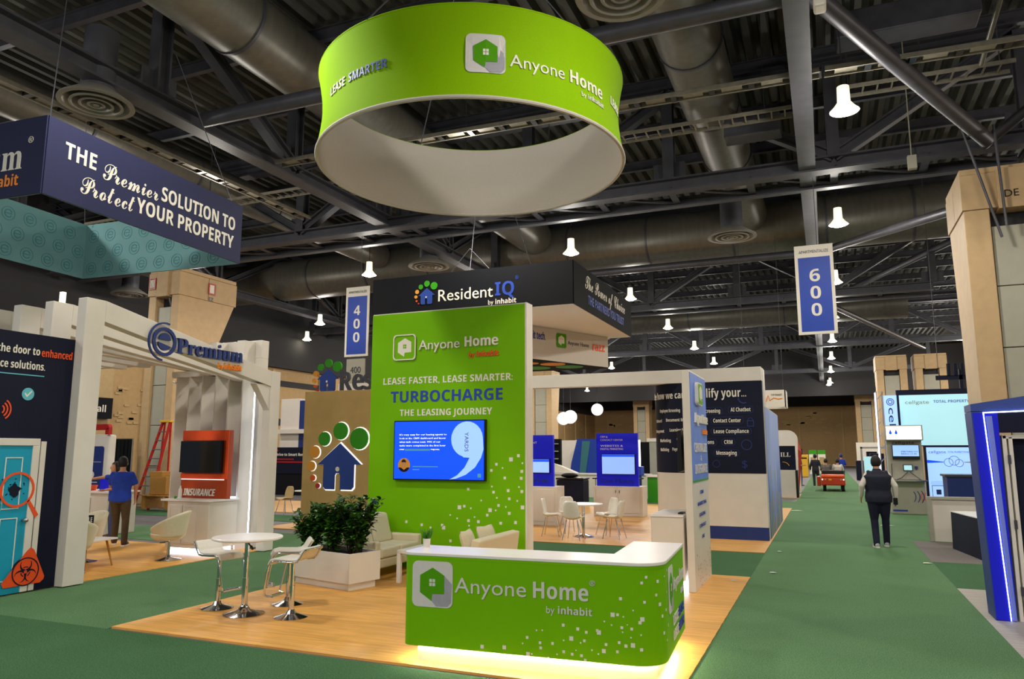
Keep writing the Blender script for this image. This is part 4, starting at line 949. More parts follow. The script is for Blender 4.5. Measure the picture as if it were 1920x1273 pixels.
for i, (px, py, h) in enumerate([(.02,.30,1.02),(.24,.2,1.10),(.46,.36,1.16),(.68,.22,1.15),(.9,.36,1.22),(1.13,.3,1.26)]):
    w0 = Vector((-7.42 + px*math.cos(an) - py*math.sin(an), 9.20 + px*math.sin(an) + py*math.cos(an), .462))
    t = thing('leafy_shrub', 'glossy dark green shrub in the white planter, %s' % ['leftmost', 'second from left', 'third from left', 'fourth from left', 'fifth from left', 'rightmost, beside the armchair'][i], 'plant', tuple(w0), 0, 'shrubs in the white planter')
    ml, ms, md = MB(), MB(), MB()
    for k in range(13):
        a = R.uniform(0, 6.28); sp = R.uniform(.06, .30); hh = h * R.uniform(.72, 1.0) - .46
        b = w0 + Vector((R.uniform(-.05,.05), R.uniform(-.05,.05), 0)); tp = w0 + Vector((sp*math.cos(a), sp*math.sin(a)*.8, hh)); mid = (b + tp)/2 + Vector((0,0,.03))
        ms.tube([b, mid, tp], [.009,.007,.004], 5)
        for q in range(34):
            u = .18 + .82 * (q / 29) ** .8; c = b.lerp(mid, u*2) if u < .5 else mid.lerp(tp, u*2-1)
            az = R.uniform(0, 6.28); el = R.uniform(-.25, .95)
            leaf(ml if R.random() < .72 else md, c, (math.cos(az), math.sin(az), el), R.uniform(.09,.16), R.uniform(.045,.075), (0,0,1))
    obj('stem', ms, M['soil'], t); o = obj('foliage', ml, M['leaf'], t); o['kind'] = 'stuff'; o = obj('foliage', md, M['leaf_light'], t); o['kind'] = 'stuff'

# ---------------------------------------------------------------- sofas
def sofa(name, label, loc, rot, L, cush):
    """faces +x, runs along +y"""
    t = local(name, label, 'sofa', loc, rot)
    c = M['cream_cloth']
    obj('frame', MB().box(-.78, .02, .15, -.02, L - .02, .30), c, t, bevel=.03)
    n = 1 if L < 1.2 else 2; sl = (L - .26) / n
    for i in range(n): obj('seat_cushion', MB().box(-.60, .13 + i*sl, .30, .01, .13 + (i+1)*sl - .01, .45), c, t, bevel=.035, seg=3)
    for y in (0, L - .13): obj('arm', MB().box(-.80, y, .15, -.01, y + .13, .56), c, t, bevel=.03, seg=3)
    obj('back', MB().add([(-.80,.02,.15),(-.62,.02,.15),(-.62,L-.02,.15),(-.80,L-.02,.15),(-.88,.02,.80),(-.74,.02,.82),(-.74,L-.02,.82),(-.88,L-.02,.80)],
        [(0,3,2,1),(4,5,6,7),(0,1,5,4),(1,2,6,5),(2,3,7,6),(3,0,4,7)]), c, t, bevel=.03, seg=3)
    if cush:
        for i in range(n): obj('back_cushion', MB().add([(-.66,.14+i*sl,.44),(-.48,.14+i*sl,.44),(-.48,.12+(i+1)*sl,.44),(-.66,.12+(i+1)*sl,.44),(-.80,.14+i*sl,.90),(-.60,.14+i*sl,.90),(-.60,.12+(i+1)*sl,.90),(-.80,.12+(i+1)*sl,.90)],
            [(0,3,2,1),(4,5,6,7),(0,1,5,4),(1,2,6,5),(2,3,7,6),(3,0,4,7)]), c, t, bevel=.05, seg=3)
    for x in (-.72, -.07):
        for y in (.07, L - .07): obj('leg', MB().tube([(x, y, 0), (x, y, .15)], [.013, .022], 10), M['dark_leg'], t, smooth=True)
    return t
sofa('armchair', 'cream upholstered loveseat beside the planter, against green wall', (-6.33, 9.80, .022), 0, 1.38, True)
s2 = sofa('loveseat', 'cream loveseat seen from behind, below the pixel print', (-5.38, 11.05, .022), 180, 1.5, False); s2.scale.z = .86
def pillow(label, loc, rot, tilt):
    m = MB(); n = 10; vs = []
    for sgn in (1, -1):
        for i in range(n+1):
            for j in range(n+1):
                u, v = -1 + 2*i/n, -1 + 2*j/n; e = (1 - u**4) * (1 - v**4); pin = 1 - .07*(abs(u)*abs(v))
                vs.append((sgn*.07*e**.6 , u*.24*(1 - .08*(1-abs(v))), v*.22*(1 - .08*(1-abs(u)))))
    N2 = (n+1)**2; fs = [(o + i*(n+1)+j, o + (i+1)*(n+1)+j, o + (i+1)*(n+1)+j+1, o + i*(n+1)+j+1) for o in (0, N2) for i in range(n) for j in range(n)]
    o = obj('throw_pillow', m.add(vs, fs), M['cream_cloth'], smooth=True); o.location = loc; o.rotation_euler = (0, math.radians(tilt), math.radians(rot))
    return tag(o, label, 'pillow', 'throw pillows on the loveseat')
pillow('cream throw pillow leaning on the loveseat, nearer the planter', (-4.86, 9.95, .60), 8, -18)
pillow('cream throw pillow leaning on the loveseat, nearer the white wall edge', (-4.86, 10.6, .61), -6, -20)
ct = local('coffee_table', 'low white square table between the two cream sofas', 'table', (-5.97, 9.78, .022), 0)
obj('table_top', MB().box(0, 0, .42, .52, .75, .47), M['white_paint'], ct, bevel=.004)
for x in (0, .46):
    for y in (0, .69): obj('leg', MB().box(x, y, 0, x + .06, y + .06, .42), M['white_paint'], ct, bevel=.003)

# ---------------------------------------------------------------- divider fin with blue graphic, and its kiosk
dv = thing('booth_divider', 'slim white divider fin with blue graphic and small house logo', 'display wall', (-1.8, 10.7, .022))
obj('fin_body', MB().box(-1.865, 10.72, .022, -1.765, 12.25, 3.10), M['white_lam'], dv, bevel=.004)
obj('blue_print', MB().box(-1.765, 10.78, 1.53, -1.758, 12.25, 3.08), M['blue_gfx'], dv)
obj('green_stripe', MB().box(-1.765, 10.78, 1.50, -1.757, 12.25, 1.53), M['paw_green'], dv)
f = surf((-1.757, 10.78, 0), (0, 1, 0))
gl = surf(f(.40, 2.62), (0, 1, 0)); obj('logo_block', MB().prism(rrpts(0, 0, .40, .34, .06), 0, .05, gl), M['white_print'], dv)
obj('logo_face', MB().prism(rrpts(.02, .02, .38, .32, .05), .05, .055, gl), M['green_gfx'], dv)
obj('logo_house', MB().prism([(a*.4, b*.34) for a, b in HOUSE], .055, .06, gl), M['white_print'], dv)
obj('raised_lettering', txt(f, B('Anyone Home'), .25, 2.36, .14, 1.15, n=.03), M['white_print'], dv)
obj('raised_lettering', txt(f, B('inhabit'), .95, 2.20, .07, .45, n=.02), M['orange_text'], dv)
obj('lettering', txt(f, B('CENTRALIZE'), .16, 1.93, .13, 1.2), M['logo_grey'], dv)
obj('lettering', txt(f, B('&'), .72, 1.80, .08, .1), M['logo_grey'], dv)
obj('lettering', txt(f, B('INTEGRATE'), .18, 1.62, .13, 1.15), M['logo_grey'], dv)
for i, (s_, ww) in enumerate((('CRM', .3), ('MARKETING', .8), ('LEASING', .55), ('CONTACT', .6), ('AI', .2))):
    obj('lettering', txt(f, B(s_), .72, 1.32 - i*.16, .05, ww, al='C', n=.003), M['blue_text'], dv)
m = MB()
for i in range(34): s, t = R.uniform(.1, 1.4), R.uniform(.03, .5); k = R.uniform(.012, .03); rect(m, f, s, t, s+k, t+k, 0, .002)
o = obj('pixel_print', m, M['tan_light'], dv); o['kind'] = 'stuff'
tv = thing('side_television', 'thin black television seen edge-on at the divider fin', 'television', (-1.95, 11.3, 1.6))
obj('bezel', MB().add([(-1.93,10.9,1.66),(-1.93,11.9,1.66),(-1.93,11.9,2.25),(-1.93,10.9,2.25),(-1.99,10.9,1.64),(-1.99,11.9,1.64),(-1.99,11.9,2.23),(-1.99,10.9,2.23)],[(0,1,2,3),(4,7,6,5),(0,4,5,1),(3,2,6,7),(0,3,7,4),(1,5,6,2)]), M['black_plastic'], tv, bevel=.006)
obj('wall_bracket', MB().box(-1.93, 11.3, 1.85, -1.90, 11.5, 2.05), M['steel_dark'], tv)
kc = thing('demo_counter', 'narrow white counter with glowing base left of the fin', 'counter', (-2.15, 10.9, .022))
obj('plinth', MB().box(-2.33, 10.80, .022, -1.915, 11.75, .15), M['led_cool'], kc)
obj('body', MB().box(-2.38, 10.76, .15, -1.91, 11.8, 1.02), M['white_lam'], kc, bevel=.02, seg=3)
obj('worktop', MB().box(-2.39, 10.75, 1.02, -1.91, 11.81, 1.05), M['white_top'], kc, bevel=.004)
obj('tablet', MB().box(-2.02, 10.95, 1.05, -1.95, 11.15, 1.07), M['black_plastic'], kc)

# ---------------------------------------------------------------- booth with white chairs
pp_ = thing('logo_panel', 'tall tan panel with glowing blue house and coloured discs', 'display wall', (-11.2, 15.4, .022))
obj('tan_board', MB().box(-12.22, 15.4, .022, -10.2, 15.62, 3.44), M['tan_panel'], pp_, bevel=.004)
paw(pp_, surf((-11.92, 15.398, 1.01), (1, 0, 0)), 0, 0, 1.12, n=.03, halo=True)
rl = thing('roof_letters', 'small blue house and grey letters standing on the tan panel', 'sign letters', (-11.2, 15.5, 3.44))
paw(rl, surf((-11.98, 15.48, 3.44), (1, 0, 0)), 0, 0, .56, n=.05)
for i, (ch, x, ww, h) in enumerate((('R', -11.20, .34, .48), ('e', -10.83, .32, .42), ('s', -10.50, .26, .42))):
    obj('raised_lettering', txt(surf((x, 15.5, 3.45), (1, 0, 0)), B(ch), 0, 0, .46 if ch == 'R' else .50, ww, n=.06), M['steel_mid'], rl)
ab = thing('booth_canopy', 'white canopy beam spanning the booth with white chairs', 'canopy', (-6, 17.4, 3.5))
obj('front_beam', MB().box(-12.6, 17.3, 3.50, -1.25, 17.6, 3.81), M['white_paint'], ab, bevel=.005)
obj('side_block', MB().box(-1.60, 17.62, 2.95, -1.24, 18.15, 3.81), M['white_paint'], ab)
obj('post', MB().box(-12.6, 17.3, .022, -12.4, 17.5, 3.5), M['white_paint'], ab)
for y in (17.92, 18.52): obj('cross_beam', MB().box(-12.6, y, 3.69, -1.6, y + .16, 3.80), M['white_paint'], ab)
cw = thing('booth_wall', 'navy and white booth wall headed by the words simplify your', 'display wall', (-2.3, 17.4, .022))
XE, YF, RW = -2.95, 17.30, .85
def cpt(s_, off=0.0):
    """point on the booth wall front, s_ metres right of the start of the curve"""
    if s_ >= 0: return XE + s_, YF - off
    a = -math.pi/2 + s_/RW; return XE + (RW + off)*math.cos(a), YF + RW + (RW + off)*math.sin(a)
def cwall(z0, z1, off=0.0):
    out = [cpt(1.70, off)] + [cpt(-1.25*i/14, off) for i in range(15)]; inn = [cpt(-1.25*i/8, -.16) for i in range(8, -1, -1)] + [cpt(1.70, -.16)]
    return MB().prism(out + inn, z0, z1)
def cf(s_, t, n=0.0): q = cpt(s_, n + .002); return Vector((q[0], q[1], t))
obj('navy_panel', cwall(1.45, 3.50), M['navy'], cw, smooth=True)
obj('white_panel', cwall(.30, 1.45, -.002), M['white_lam'], cw, smooth=True)
obj('blue_skirting', cwall(.022, .30, -.001), M['blue_base'], cw, smooth=True)
f = surf((-1.27, 17.298, 0), (1, 0, 0))
obj('lettering', txt(cf, B('See how we can'), .0, 3.15, .15, 1.12, al='R'), M['white_print'], cw)
obj('lettering', txt(f, B('simplify your...'), -.32, 3.15, .19, 1.33, al='R'), M['white_print'], cw)
for a in ((B('Employee Screening'), -.72, 2.84, .60), (B('Onboard'), -.95, 2.61, .3), (B('Document Mgmt'), -.50, 2.62, .60), (B('Learning Mgmt'), -.40, 2.39, .50), (B('Management'), -.98, 2.37, .40), (B('Marketing'), -.74, 2.15, .36), (B('Websites'), -.22, 2.16, .34), (B('Waitlisting'), -.74, 1.94, .30), (B('Payments'), -.34, 1.95, .30)):
    obj('lettering', txt(cf, a[0], a[1], a[2], .07, a[3], n=.003, res=1), M['white_print'], cw)
def pill(txt_, s0, t, wd):
    m = MB(); h = .17; q = rrpts(s0, t - .045, s0 + wd, t - .045 + h, .08); q2 = rrpts(s0+.008, t-.037, s0+wd-.008, t-.053+h, .075)
    for i in range(len(q)): j = (i+1) % len(q); m.prism([q[i], q[j], q2[j], q2[i]], 0, .003, f)
    obj('pill_outline', m, M['icon_dim'], cw); obj('lettering', txt(f, txt_, s0 + wd/2, t, .085, wd - .12, al='C', n=.003, res=2), M['white_print'], cw)
for a in ((B('Applicant Screening'), -1.72, 2.80, .88), (B('AI Chatbot'), -.73, 2.82, .55), (B('Contact Center'), -1.12, 2.58, .72), (B('Lease Compliance'), -1.12, 2.34, .88),
          (B('Promotions'), -1.60, 2.10, .60), (B('CRM'), -.90, 2.10, .30), (B('Messaging'), -1.08, 1.86, .56)): pill(*a)
obj('icon_dollar', txt(f, B('$'), -.48, 1.58, .16, .12), M['icon_dim'], cw)
m = MB(); ringd(m, f, -.36, 2.08, .10, .018, 0, .003); obj('icon_bubble', m, M['icon_dim'], cw)
m = MB(); frame(m, f, -.33, 2.48, -.18, 2.62, .02, 0, .003); ringd(m, f, -.255, 2.62, .045, .015, 0, .003, 0, 180, 8); obj('icon_lock', m, M['icon_dim'], cw)
m = MB(); ringd(m, f, -.38, 3.12, .1, .03, 0, .003, 180, 300, 8); obj('icon_phone', m, M['icon_dim'], cw)
m = MB(); ringd(m, f, -1.03, 1.66, .07, .014, 0, .003); obj('icon_pin', m, M['icon_dim'], cw)
sd = thing('city_graphic_wall', 'long blue wall with city skyline print facing the aisle', 'display wall', (-1.3, 20, .022))
obj('wall_body', MB().box(-1.40, 17.62, .022, -1.24, 22.4, 2.95), M['white_lam'], sd)
m = bpy.data.materials.new('city_print'); m.use_nodes = True; nt = m.node_tree; b = nt.nodes['Principled BSDF']
tc = nt.nodes.new('ShaderNodeTexCoord'); sp = nt.nodes.new('ShaderNodeSeparateXYZ'); nt.links.new(tc.outputs['Object'], sp.inputs[0])
br = nt.nodes.new('ShaderNodeTexNoise'); br.inputs['Scale'].default_value = 2.2; br.inputs['Detail'].default_value = 5
mp = nt.nodes.new('ShaderNodeMapping'); mp.inputs['Scale'].default_value = (1, 1, .12); nt.links.new(tc.outputs['Object'], mp.inputs[0]); nt.links.new(mp.outputs[0], br.inputs['Vector'])
ad = nt.nodes.new('ShaderNodeMath'); ad.operation = 'MULTIPLY_ADD'; ad.inputs[1].default_value = .30; nt.links.new(sp.outputs['Z'], ad.inputs[0]); nt.links.new(br.outputs['Fac'], ad.inputs[2])
rp = nt.nodes.new('ShaderNodeValToRGB'); cr = rp.color_ramp; cr.elements[0].position = .42; cr.elements[0].color = lin('4a4a50'); cr.elements[1].position = 1.25 if 0 else 1; cr.elements[1].color = lin('8fa6e0')
for p_, h_ in ((.5, '3c6a72'), (.62, '4468a8'), (.78, '5a7ed0')): e = cr.elements.new(p_); e.color = lin(h_)
nt.links.new(ad.outputs[0], rp.inputs[0]); nt.links.new(rp.outputs[0], b.inputs['Base Color']); b.inputs['Roughness'].default_value = .5; MATS['city_print'] = m
obj('printed_face', MB().box(-1.24, 17.62, .03, -1.232, 22.4, 2.93), m, sd)
m2 = MB(); f2 = surf((-1.231, 17.62, .03), (0, 1, 0))
for i in range(9): s = .25 + i*.5 + R.uniform(-.1, .1); hh = R.uniform(.6, 1.9); m2.prism([(s,0),(s+R.uniform(.12,.28),0),(s+.2,hh),(s+.04,hh*.96)], 0, .003, f2)
obj('skyline_towers', m2, M['grey_panel'], sd)
def cabkiosk(label, x0, x1, y, zc, zt, lines, foot, scr):
    t = thing('screen_kiosk', label, 'kiosk', ((x0+x1)/2, y, .022), 0, 'blue screen kiosks')
    obj('cabinet', MB().box(x0 - .1, y, .022, x1 + .12, y + .6, zc), M['white_lam'], t, bevel=.008)
    wd = (x1 - x0 + .1) / 2
    for i in (0, 1):
        a = x0 - .02 + i*wd; obj('door', MB().box(a, y - .012, .12, a + wd - .04, y, zc - .07), M['white_paint'], t, bevel=.006)
        obj('handle', MB().box(x0 - .02 + wd + (-.085 if i == 0 else .03), y - .03, zc - .2, x0 - .02 + wd + (-.07 if i == 0 else .045), y - .012, zc - .12), M['steel_dark'], t)
    obj('blue_board', MB().box(x0, y + .05, zc, x1, y + .16, zt), M['deep_blue'], t)
    W = x1 - x0; f = surf((x0, y + .049, 0), (1, 0, 0))
    m = MB(); rect(m, f, W*.06, zt - .95, W*.96, zt - .62 - 0, 0, .002); 
    obj('screen_bezel', MB().box(x0 + W*.13, y + .0, zc + .34, x0 + W*.94, y + .05, zt - .62), M['black_plastic'], t)
    f3 = surf((x0, y - .001, 0), (1, 0, 0)); m = MB(); rect(m, f3, W*.145, zc + .36, W*.925, zt - .64, 0, .002); obj('screen', m, M['pale_screen'], t)
    m = MB(); rect(m, f3, W*.145, zt - .70, W*.925, zt - .645, .002, .003)
    if scr: rect(m, f3, W*.2, zc + .42, W*.5, zc + .66, .002, .003); rect(m, f3, W*.2, zc + .7, W*.5, zc + .76, .002, .003)
    obj('screen_layout', m, M['blue_screen'], t)
    for i, l in enumerate(lines): obj('lettering', txt(f, l, W*.1, zt - .13 - i*.095 - (.08 if i > 1 else 0), .055, None if len(l) < 9 else W*.55, res=2), M['white_print'], t)
    obj('lettering', txt(f, foot, W*.1, zc + .1, .13, W*.8, n=.02, res=2), M['blue_base'], t)
    return t
cabkiosk('blue screen kiosk on a white cabinet, right of the round white table', -6.48, -5.2, 22.0, .90, 2.47, ['CRM &', 'CONTACT CENTER', 'WEBSITES &', 'DIGITAL MARKETING'], 'Save Money', False)
cabkiosk('blue screen kiosk half hidden by the green wall edge', -7.95, -6.67, 18.6, 1.02, 2.36, ['RENT &', 'MANAGEMENT', 'MISC'], 'Time', True)
# table and chairs
wt = local('round_table', 'round white table with chrome foot among white chairs', 'table', (-5.20, 16.55, .022), 0)
obj('table_top', MB().lathe([(.001,.71),(.44,.71),(.45,.735),(.001,.735)], n=36), M['white_top'], wt, smooth=True)
obj('pole', MB().tube([(0,0,.02),(0,0,.71)], .035, 14), M['chrome'], wt, smooth=True); obj('base', MB().lathe([(.001,0),(.25,0),(.2,.02),(.05,.06)], n=28), M['chrome'], wt, smooth=True)
def shellchair(label, loc, rot, mat='white_leather'):
    """faces +y"""
    t = local('shell_chair', label, 'chair', loc, rot, 'white shell chairs')
    prof = [(.20,.43,.19),(.17,.45,.21),(.05,.44,.215),(-.1,.435,.21),(-.17,.47,.20),(-.20,.56,.195),(-.225,.70,.185),(-.24,.80,.155),(-.245,.84,.11)]
    vs = []; k = 9
    for (y, z, hw) in prof:
        for i in range(k):
            u = -1 + 2*i/(k-1); lift = .05 * u*u * (1 if z < .5 else 0); fwd = .05*u*u if z >= .5 else 0
            vs.append((hw*u, y + fwd, z + lift))
    o = obj('shell', MB().add(vs, [(i*k+j, i*k+j+1, (i+1)*k+j+1, (i+1)*k+j) for i in range(len(prof)-1) for j in range(k-1)]), M[mat], t, smooth=True)
    s = o.modifiers.new('solid', 'SOLIDIFY'); s.thickness = .014
    for sx in (-1, 1):
        for sy in (-1, 1): obj('leg', MB().tube([(.20*sx, .20*sy, 0), (.12*sx, .11*sy, .43)], .011, 8), M['chrome'], t, smooth=True)
    return t
sc_ = shellchair('white shell chair at the front of the round table, back to camera', (-5.22, 15.90, .022), 0)
dup(sc_, (-5.92, 16.42, .022), -80, 'white shell chair at the left of the round table')
dup(sc_, (-5.72, 17.12, .022), -140, 'white shell chair behind the round table, left one')
dup(sc_, (-4.78, 17.10, .022), 140, 'white shell chair behind the round table, right one')
dup(sc_, (-4.45, 16.45, .022), 82, 'white shell chair at the right of the round table')
gp = local('globe_pendant', 'glowing white globe pendant, larger one at left', 'lamp', (-5.96, 18.0, 2.80), 0, 'glowing globe pendants')
obj('globe', MB().ball((0,0,0), .17, 24), M['globe'], gp, smooth=True); obj('cord', MB().tube([(0,0,.17),(0,0,.90)], .006, 6), M['steel_dark'], gp); obj('canopy', MB().lathe([(.001,.86),(.06,.86),(.05,.89)], n=14), M['steel_dark'], gp)
dup(gp, (-6.35, 18.6, 2.79), 0, 'glowing white globe pendant, partly behind the larger one')
dup(gp, (-5.25, 18.0, 2.97), 0, 'glowing white globe pendant, separate one at right', scale=.88)

# ---------------------------------------------------------------- blue light portal (right edge)
po = thing('light_portal', 'deep blue booth portal edged with a glowing light strip', 'portal', (1.7, 10.4, .012))
def slab(x0, x1, zt0, zt1, y0, y1, z0=.012): return MB().add([(x0,y0,z0),(x1,y0,z0),(x1,y1,z0),(x0,y1,z0),(x0-.06,y0,zt0),(x1,y0,zt1),(x1,y1,zt1),(x0-.06,y1,zt0)],[(0,3,2,1),(4,5,6,7),(0,1,5,4),(1,2,6,5),(2,3,7,6),(3,0,4,7)])
obj('side_jamb', slab(1.69, 1.90, 2.415, 2.415, 10.40, 10.85), M['portal_side'], po, bevel=.004)
obj('lintel', MB().add([(1.63,10.395,2.42),(3.6,10.395,2.42),(3.6,10.85,2.42),(1.63,10.85,2.42),(1.63,10.395,2.505),(3.6,10.395,2.80),(3.6,10.85,2.80),(1.63,10.85,2.505)],[(0,3,2,1),(4,5,6,7),(0,1,5,4),(1,2,6,5),(2,3,7,6),(3,0,4,7)]), M['portal_side'], po)
obj('blue_face', MB().add([(1.70,10.392,.02),(1.90,10.392,.02),(1.90,10.392,2.40),(1.645,10.392,2.40),(1.70,10.4,.02),(1.90,10.4,.02),(1.90,10.4,2.40),(1.645,10.4,2.40)],[(0,1,2,3),(7,6,5,4),(0,4,5,1),(1,5,6,2),(2,6,7,3),(3,7,4,0)]), M['deep_blue'], po)
obj('blue_header', MB().box(1.90, 10.392, 2.16, 3.6, 10.4, 2.42), M['navy'], po)
obj('light_strip', MB().bar((1.84, 10.386, .02), (1.755, 10.386, 2.40), .010, .010, (0, 1, 0)).bar((1.75, 10.386, 2.40), (3.6, 10.386, 2.46), .012, .014), M['led_blue'], po)
obj('lavender_band', MB().add([(1.855,10.389,.02),(1.90,10.389,.02),(1.84,10.389,2.36),(1.775,10.389,2.36)],[(0,1,2,3)]), M['lav'], po)
dj = MB().box(1.93, 10.42, .012, 1.97, 10.62, 2.13).box(1.99, 10.42, .012, 2.03, 10.60, 2.11).box(1.93, 10.42, 2.09, 3.5, 10.62, 2.13)
obj('door_frame', dj, M['white_paint'], po, bevel=.004)
obj('door_leaf', MB().box(2.04, 10.56, .03, 3.3, 10.60, 2.09), M['navy'], po)
for z in (.3, 1.05, 1.8): obj('hinge', MB().box(1.965, 10.40, z, 1.995, 10.43, z + .1), M['steel_dark'], po)
obj('outer_jamb', MB().box(3.4, 10.4, .012, 3.6, 10.85, 2.42), M['portal_side'], po)

# black draped table and white counter wall
dt = thing('draped_table', 'table under a black floor-length cloth, pale top, right', 'table', (2.9, 16.6, .012))
m = MB(); P_ = [(2.22, 17.5), (2.45, 15.85), (3.9, 16.05), (3.75, 17.7)]; Q = []
for i in range(4):
    a, b = Vector(P_[i]), Vector(P_[(i+1)%4]); n = (b - a).orthogonal().normalized()
    for k in range(16): Q.append(a.lerp(b, k/16) - n * (.006 if k % 2 else -.0))
Qt = [tuple(Vector((3.08, 16.77)).lerp(q, .985)) for q in Q]; nn = len(Q)
obj('cloth_skirt', m.add([(q[0], q[1], .015) for q in Q] + [(q[0], q[1], .74) for q in Qt], [(i, (i+1)%nn, nn+(i+1)%nn, nn+i) for i in range(nn)]), M['navy'], dt, smooth=True)
obj('table_top', MB().prism(P_, .735, .75), M['white_top'], dt)
wc = thing('half_wall', 'low white counter wall behind the black draped table', 'counter', (2.6, 18.8, .012))
obj('panel', MB().box(2.0, 18.72, .012, 4.4, 18.82, .92), M['white_lam'], wc); obj('cap_rail', MB().box(1.96, 18.68, .90, 4.42, 18.86, .96), M['grey_panel'], wc, bevel=.004)
obj('end_post', MB().box(1.96, 18.68, .012, 2.04, 18.86, .90), M['grey_panel'], wc)
bl = thing('blue_counter', 'deep blue box standing behind the low white counter wall', 'counter', (3.4, 22.5, .012)); obj('blue_body', MB().box(2.85, 22.5, .012, 4.6, 23.3, 1.28), M['blue_base'], bl); obj('dark_top', MB().box(2.8, 22.46, 1.28, 4.65, 23.34, 1.33), M['steel_dark'], bl)

# tall grey kiosk
ck = thing('info_kiosk', 'grey kiosk with glowing header, tilted screen and small display', 'kiosk', (2.2, 26.3, .012))
obj('cabinet', MB().box(1.76, 26.2, .012, 2.72, 26.8, 1.02), M['grey_panel'], ck, bevel=.02)
obj('shelf', MB().box(1.72, 25.95, 1.02, 2.78, 26.8, 1.06), M['chrome'], ck, bevel=.005)
obj('upper_panel', MB().box(1.76, 26.45, 1.06, 2.74, 26.75, 2.28), M['grey_panel'], ck, bevel=.02)
obj('header_box', MB().box(1.72, 26.25, 2.27, 2.78, 26.75, 2.74), M['grey_panel'], ck, bevel=.01); obj('header_light', MB().box(1.76, 26.24, 2.30, 2.74, 26.25, 2.71), M['white_screen'], ck)
f = surf((1.76, 26.238, 2.30), (1, 0, 0)); m = MB()
for s in (.12, .28): disc(m, f, s, .2, .04, 0, .003, 12); m.prism([(s-.035,.21),(s+.035,.21),(s,.32)], 0, .003, f)
obj('header_drops', m, M['blue_screen'], ck)
obj('lettering', txt(surf((1.9, 26.445, 2.16), (1, 0, 0)), B('cellgate'), .02, 0, .075, .62), M['steel_dark'], ck)
obj('television', MB().box(1.90, 26.36, 1.68, 2.66, 26.42, 2.14), M['black_plastic'], ck, bevel=.005)
m = MB().box(1.92, 26.355, 1.78, 2.64, 26.36, 2.12); obj('television_screen', m, M['sky_screen'], ck)
obj('screen_text', txt(surf((2.15, 26.353, 1.80), (1, 0, 0)), 'EVERYTHING YOU', 0, .10, .045, .46, res=1).add(*(lambda q: (q.v, q.f))(txt(surf((2.15, 26.353, 1.80), (1, 0, 0)), 'BRING US IN.', 0, .03, .045, .44, res=1))), M['blue_base'], ck)
obj('small_display', MB().box(2.18, 26.40, 1.33, 2.44, 26.45, 1.52), M['black_plastic'], ck); obj('display_face', MB().box(2.20, 26.395, 1.35, 2.42, 26.40, 1.50), M['aqua_screen'], ck)
obj('key_reader', MB().box(2.50, 26.40, 1.38, 2.58, 26.45, 1.47), M['blue_base'], ck, bevel=.005)
obj('camera_arm', MB().tube([(2.3,26.4,1.3),(2.1,26.2,1.12),(1.95,26.1,1.06)], .015, 8).tube([(2.35,26.4,1.3),(2.55,26.2,1.12),(2.62,26.1,1.06)], .015, 8).tube([(1.85,26.4,1.1),(1.86,26.4,1.55)], .012, 8), M['steel_dark'], ck, smooth=True)
f = surf((2.42, 26.195, .30), (1, 0, 0)); m = MB(); m2 = MB()
for i, s in enumerate((0, .09, .18)): ringd(m, f, s - .2, .25, .22 + .02*i, .02, 0, .004, -42, 42, 8)
for i, s in enumerate((0, .09)): ringd(m2, f, s + .38, .25, .2, .018, 0, .004, 140, 220, 8)
obj('wave_emblem', m, M['blue_base'], ck); obj('wave_emblem', m2, M['orange'], ck)
m = MB(); f = surf((1.8, 26.195, .1), (1, 0, 0)); rect(m, f, 0, 0, .4, .05, 0, .003); obj('blue_stripe', m, M['blue_banner'], ck)

# video screens behind
lt = thing('light_tower', 'tall pale blue banner tower lettered downwards, on metal truss', 'banner', (2.0, 28, .012))
for x in (1.66, 1.84): obj('truss_tube', MB().tube([(x, 28.1, .012), (x, 28.1, 3.95)], .025, 8), M['brushed'], lt)
for i in range(9): obj('truss_rung', MB().tube([(1.66, 28.1, .3 + i*.42), (1.84, 28.1, .5 + i*.42)], .015, 6), M['brushed'], lt)
obj('glow_edge', MB().box(1.61, 28.05, .4, 1.64, 28.12, 3.9), M['led_blue'], lt)
obj('banner_board', MB().box(1.88, 28.0, .3, 2.27, 28.1, 3.80), M['sky_screen'], lt)
f = surf((2.0, 27.99, 3.38), (0, 0, -1), (1, 0, 0)); obj('lettering', txt(f, 'cellgate', 0, 0, .2, 1.7, n=-.006), M['blue_base'], lt)
f = surf((2.07, 27.99, 3.58), (1, 0, 0)); m = MB(); ringd(m, f, 0, 0, .10, .02, 0, .004); ringd(m, f, 0, 0, .05, .02, 0, .004); obj('round_emblem', m, M['blue_base'], lt)
v1 = thing('video_wall', 'large pale aqua video wall with a line of faint lettering', 'screen', (3.7, 28.5, 2.1))
obj('dark_frame', MB().box(2.30, 28.45, 2.10, 5.6, 28.6, 4.0), M['navy'], v1); obj('screen', MB().box(2.38, 28.44, 2.13, 5.55, 28.45, 3.82), M['aqua_screen'], v1)
f = surf((2.55, 28.438, 3.52), (1, 0, 0)); obj('lettering', txt(f, 'cellgate', .0, 0, .12, .72), M['grey_panel'], v1); obj('lettering', txt(f, B('TOTAL PROPERTY MONITORING'), .85, .02, .09, 1.9), M['lav'], v1)
for x in (2.6, 5.3): obj('stand_leg', MB().box(x, 28.5, .012, x + .1, 28.6, 2.1), M['steel_dark'], v1)
v2 = thing('video_wall', 'pale blue video wall with a cloud diagram, below the aqua one', 'screen', (3.7, 28.3, .3))
obj('dark_frame', MB().box(2.98, 28.26, .012, 5.0, 28.40, 2.10), M['navy'], v2); obj('screen', MB().box(3.05, 28.25, .35, 4.95, 28.26, 2.06), M['sky_screen'], v2)
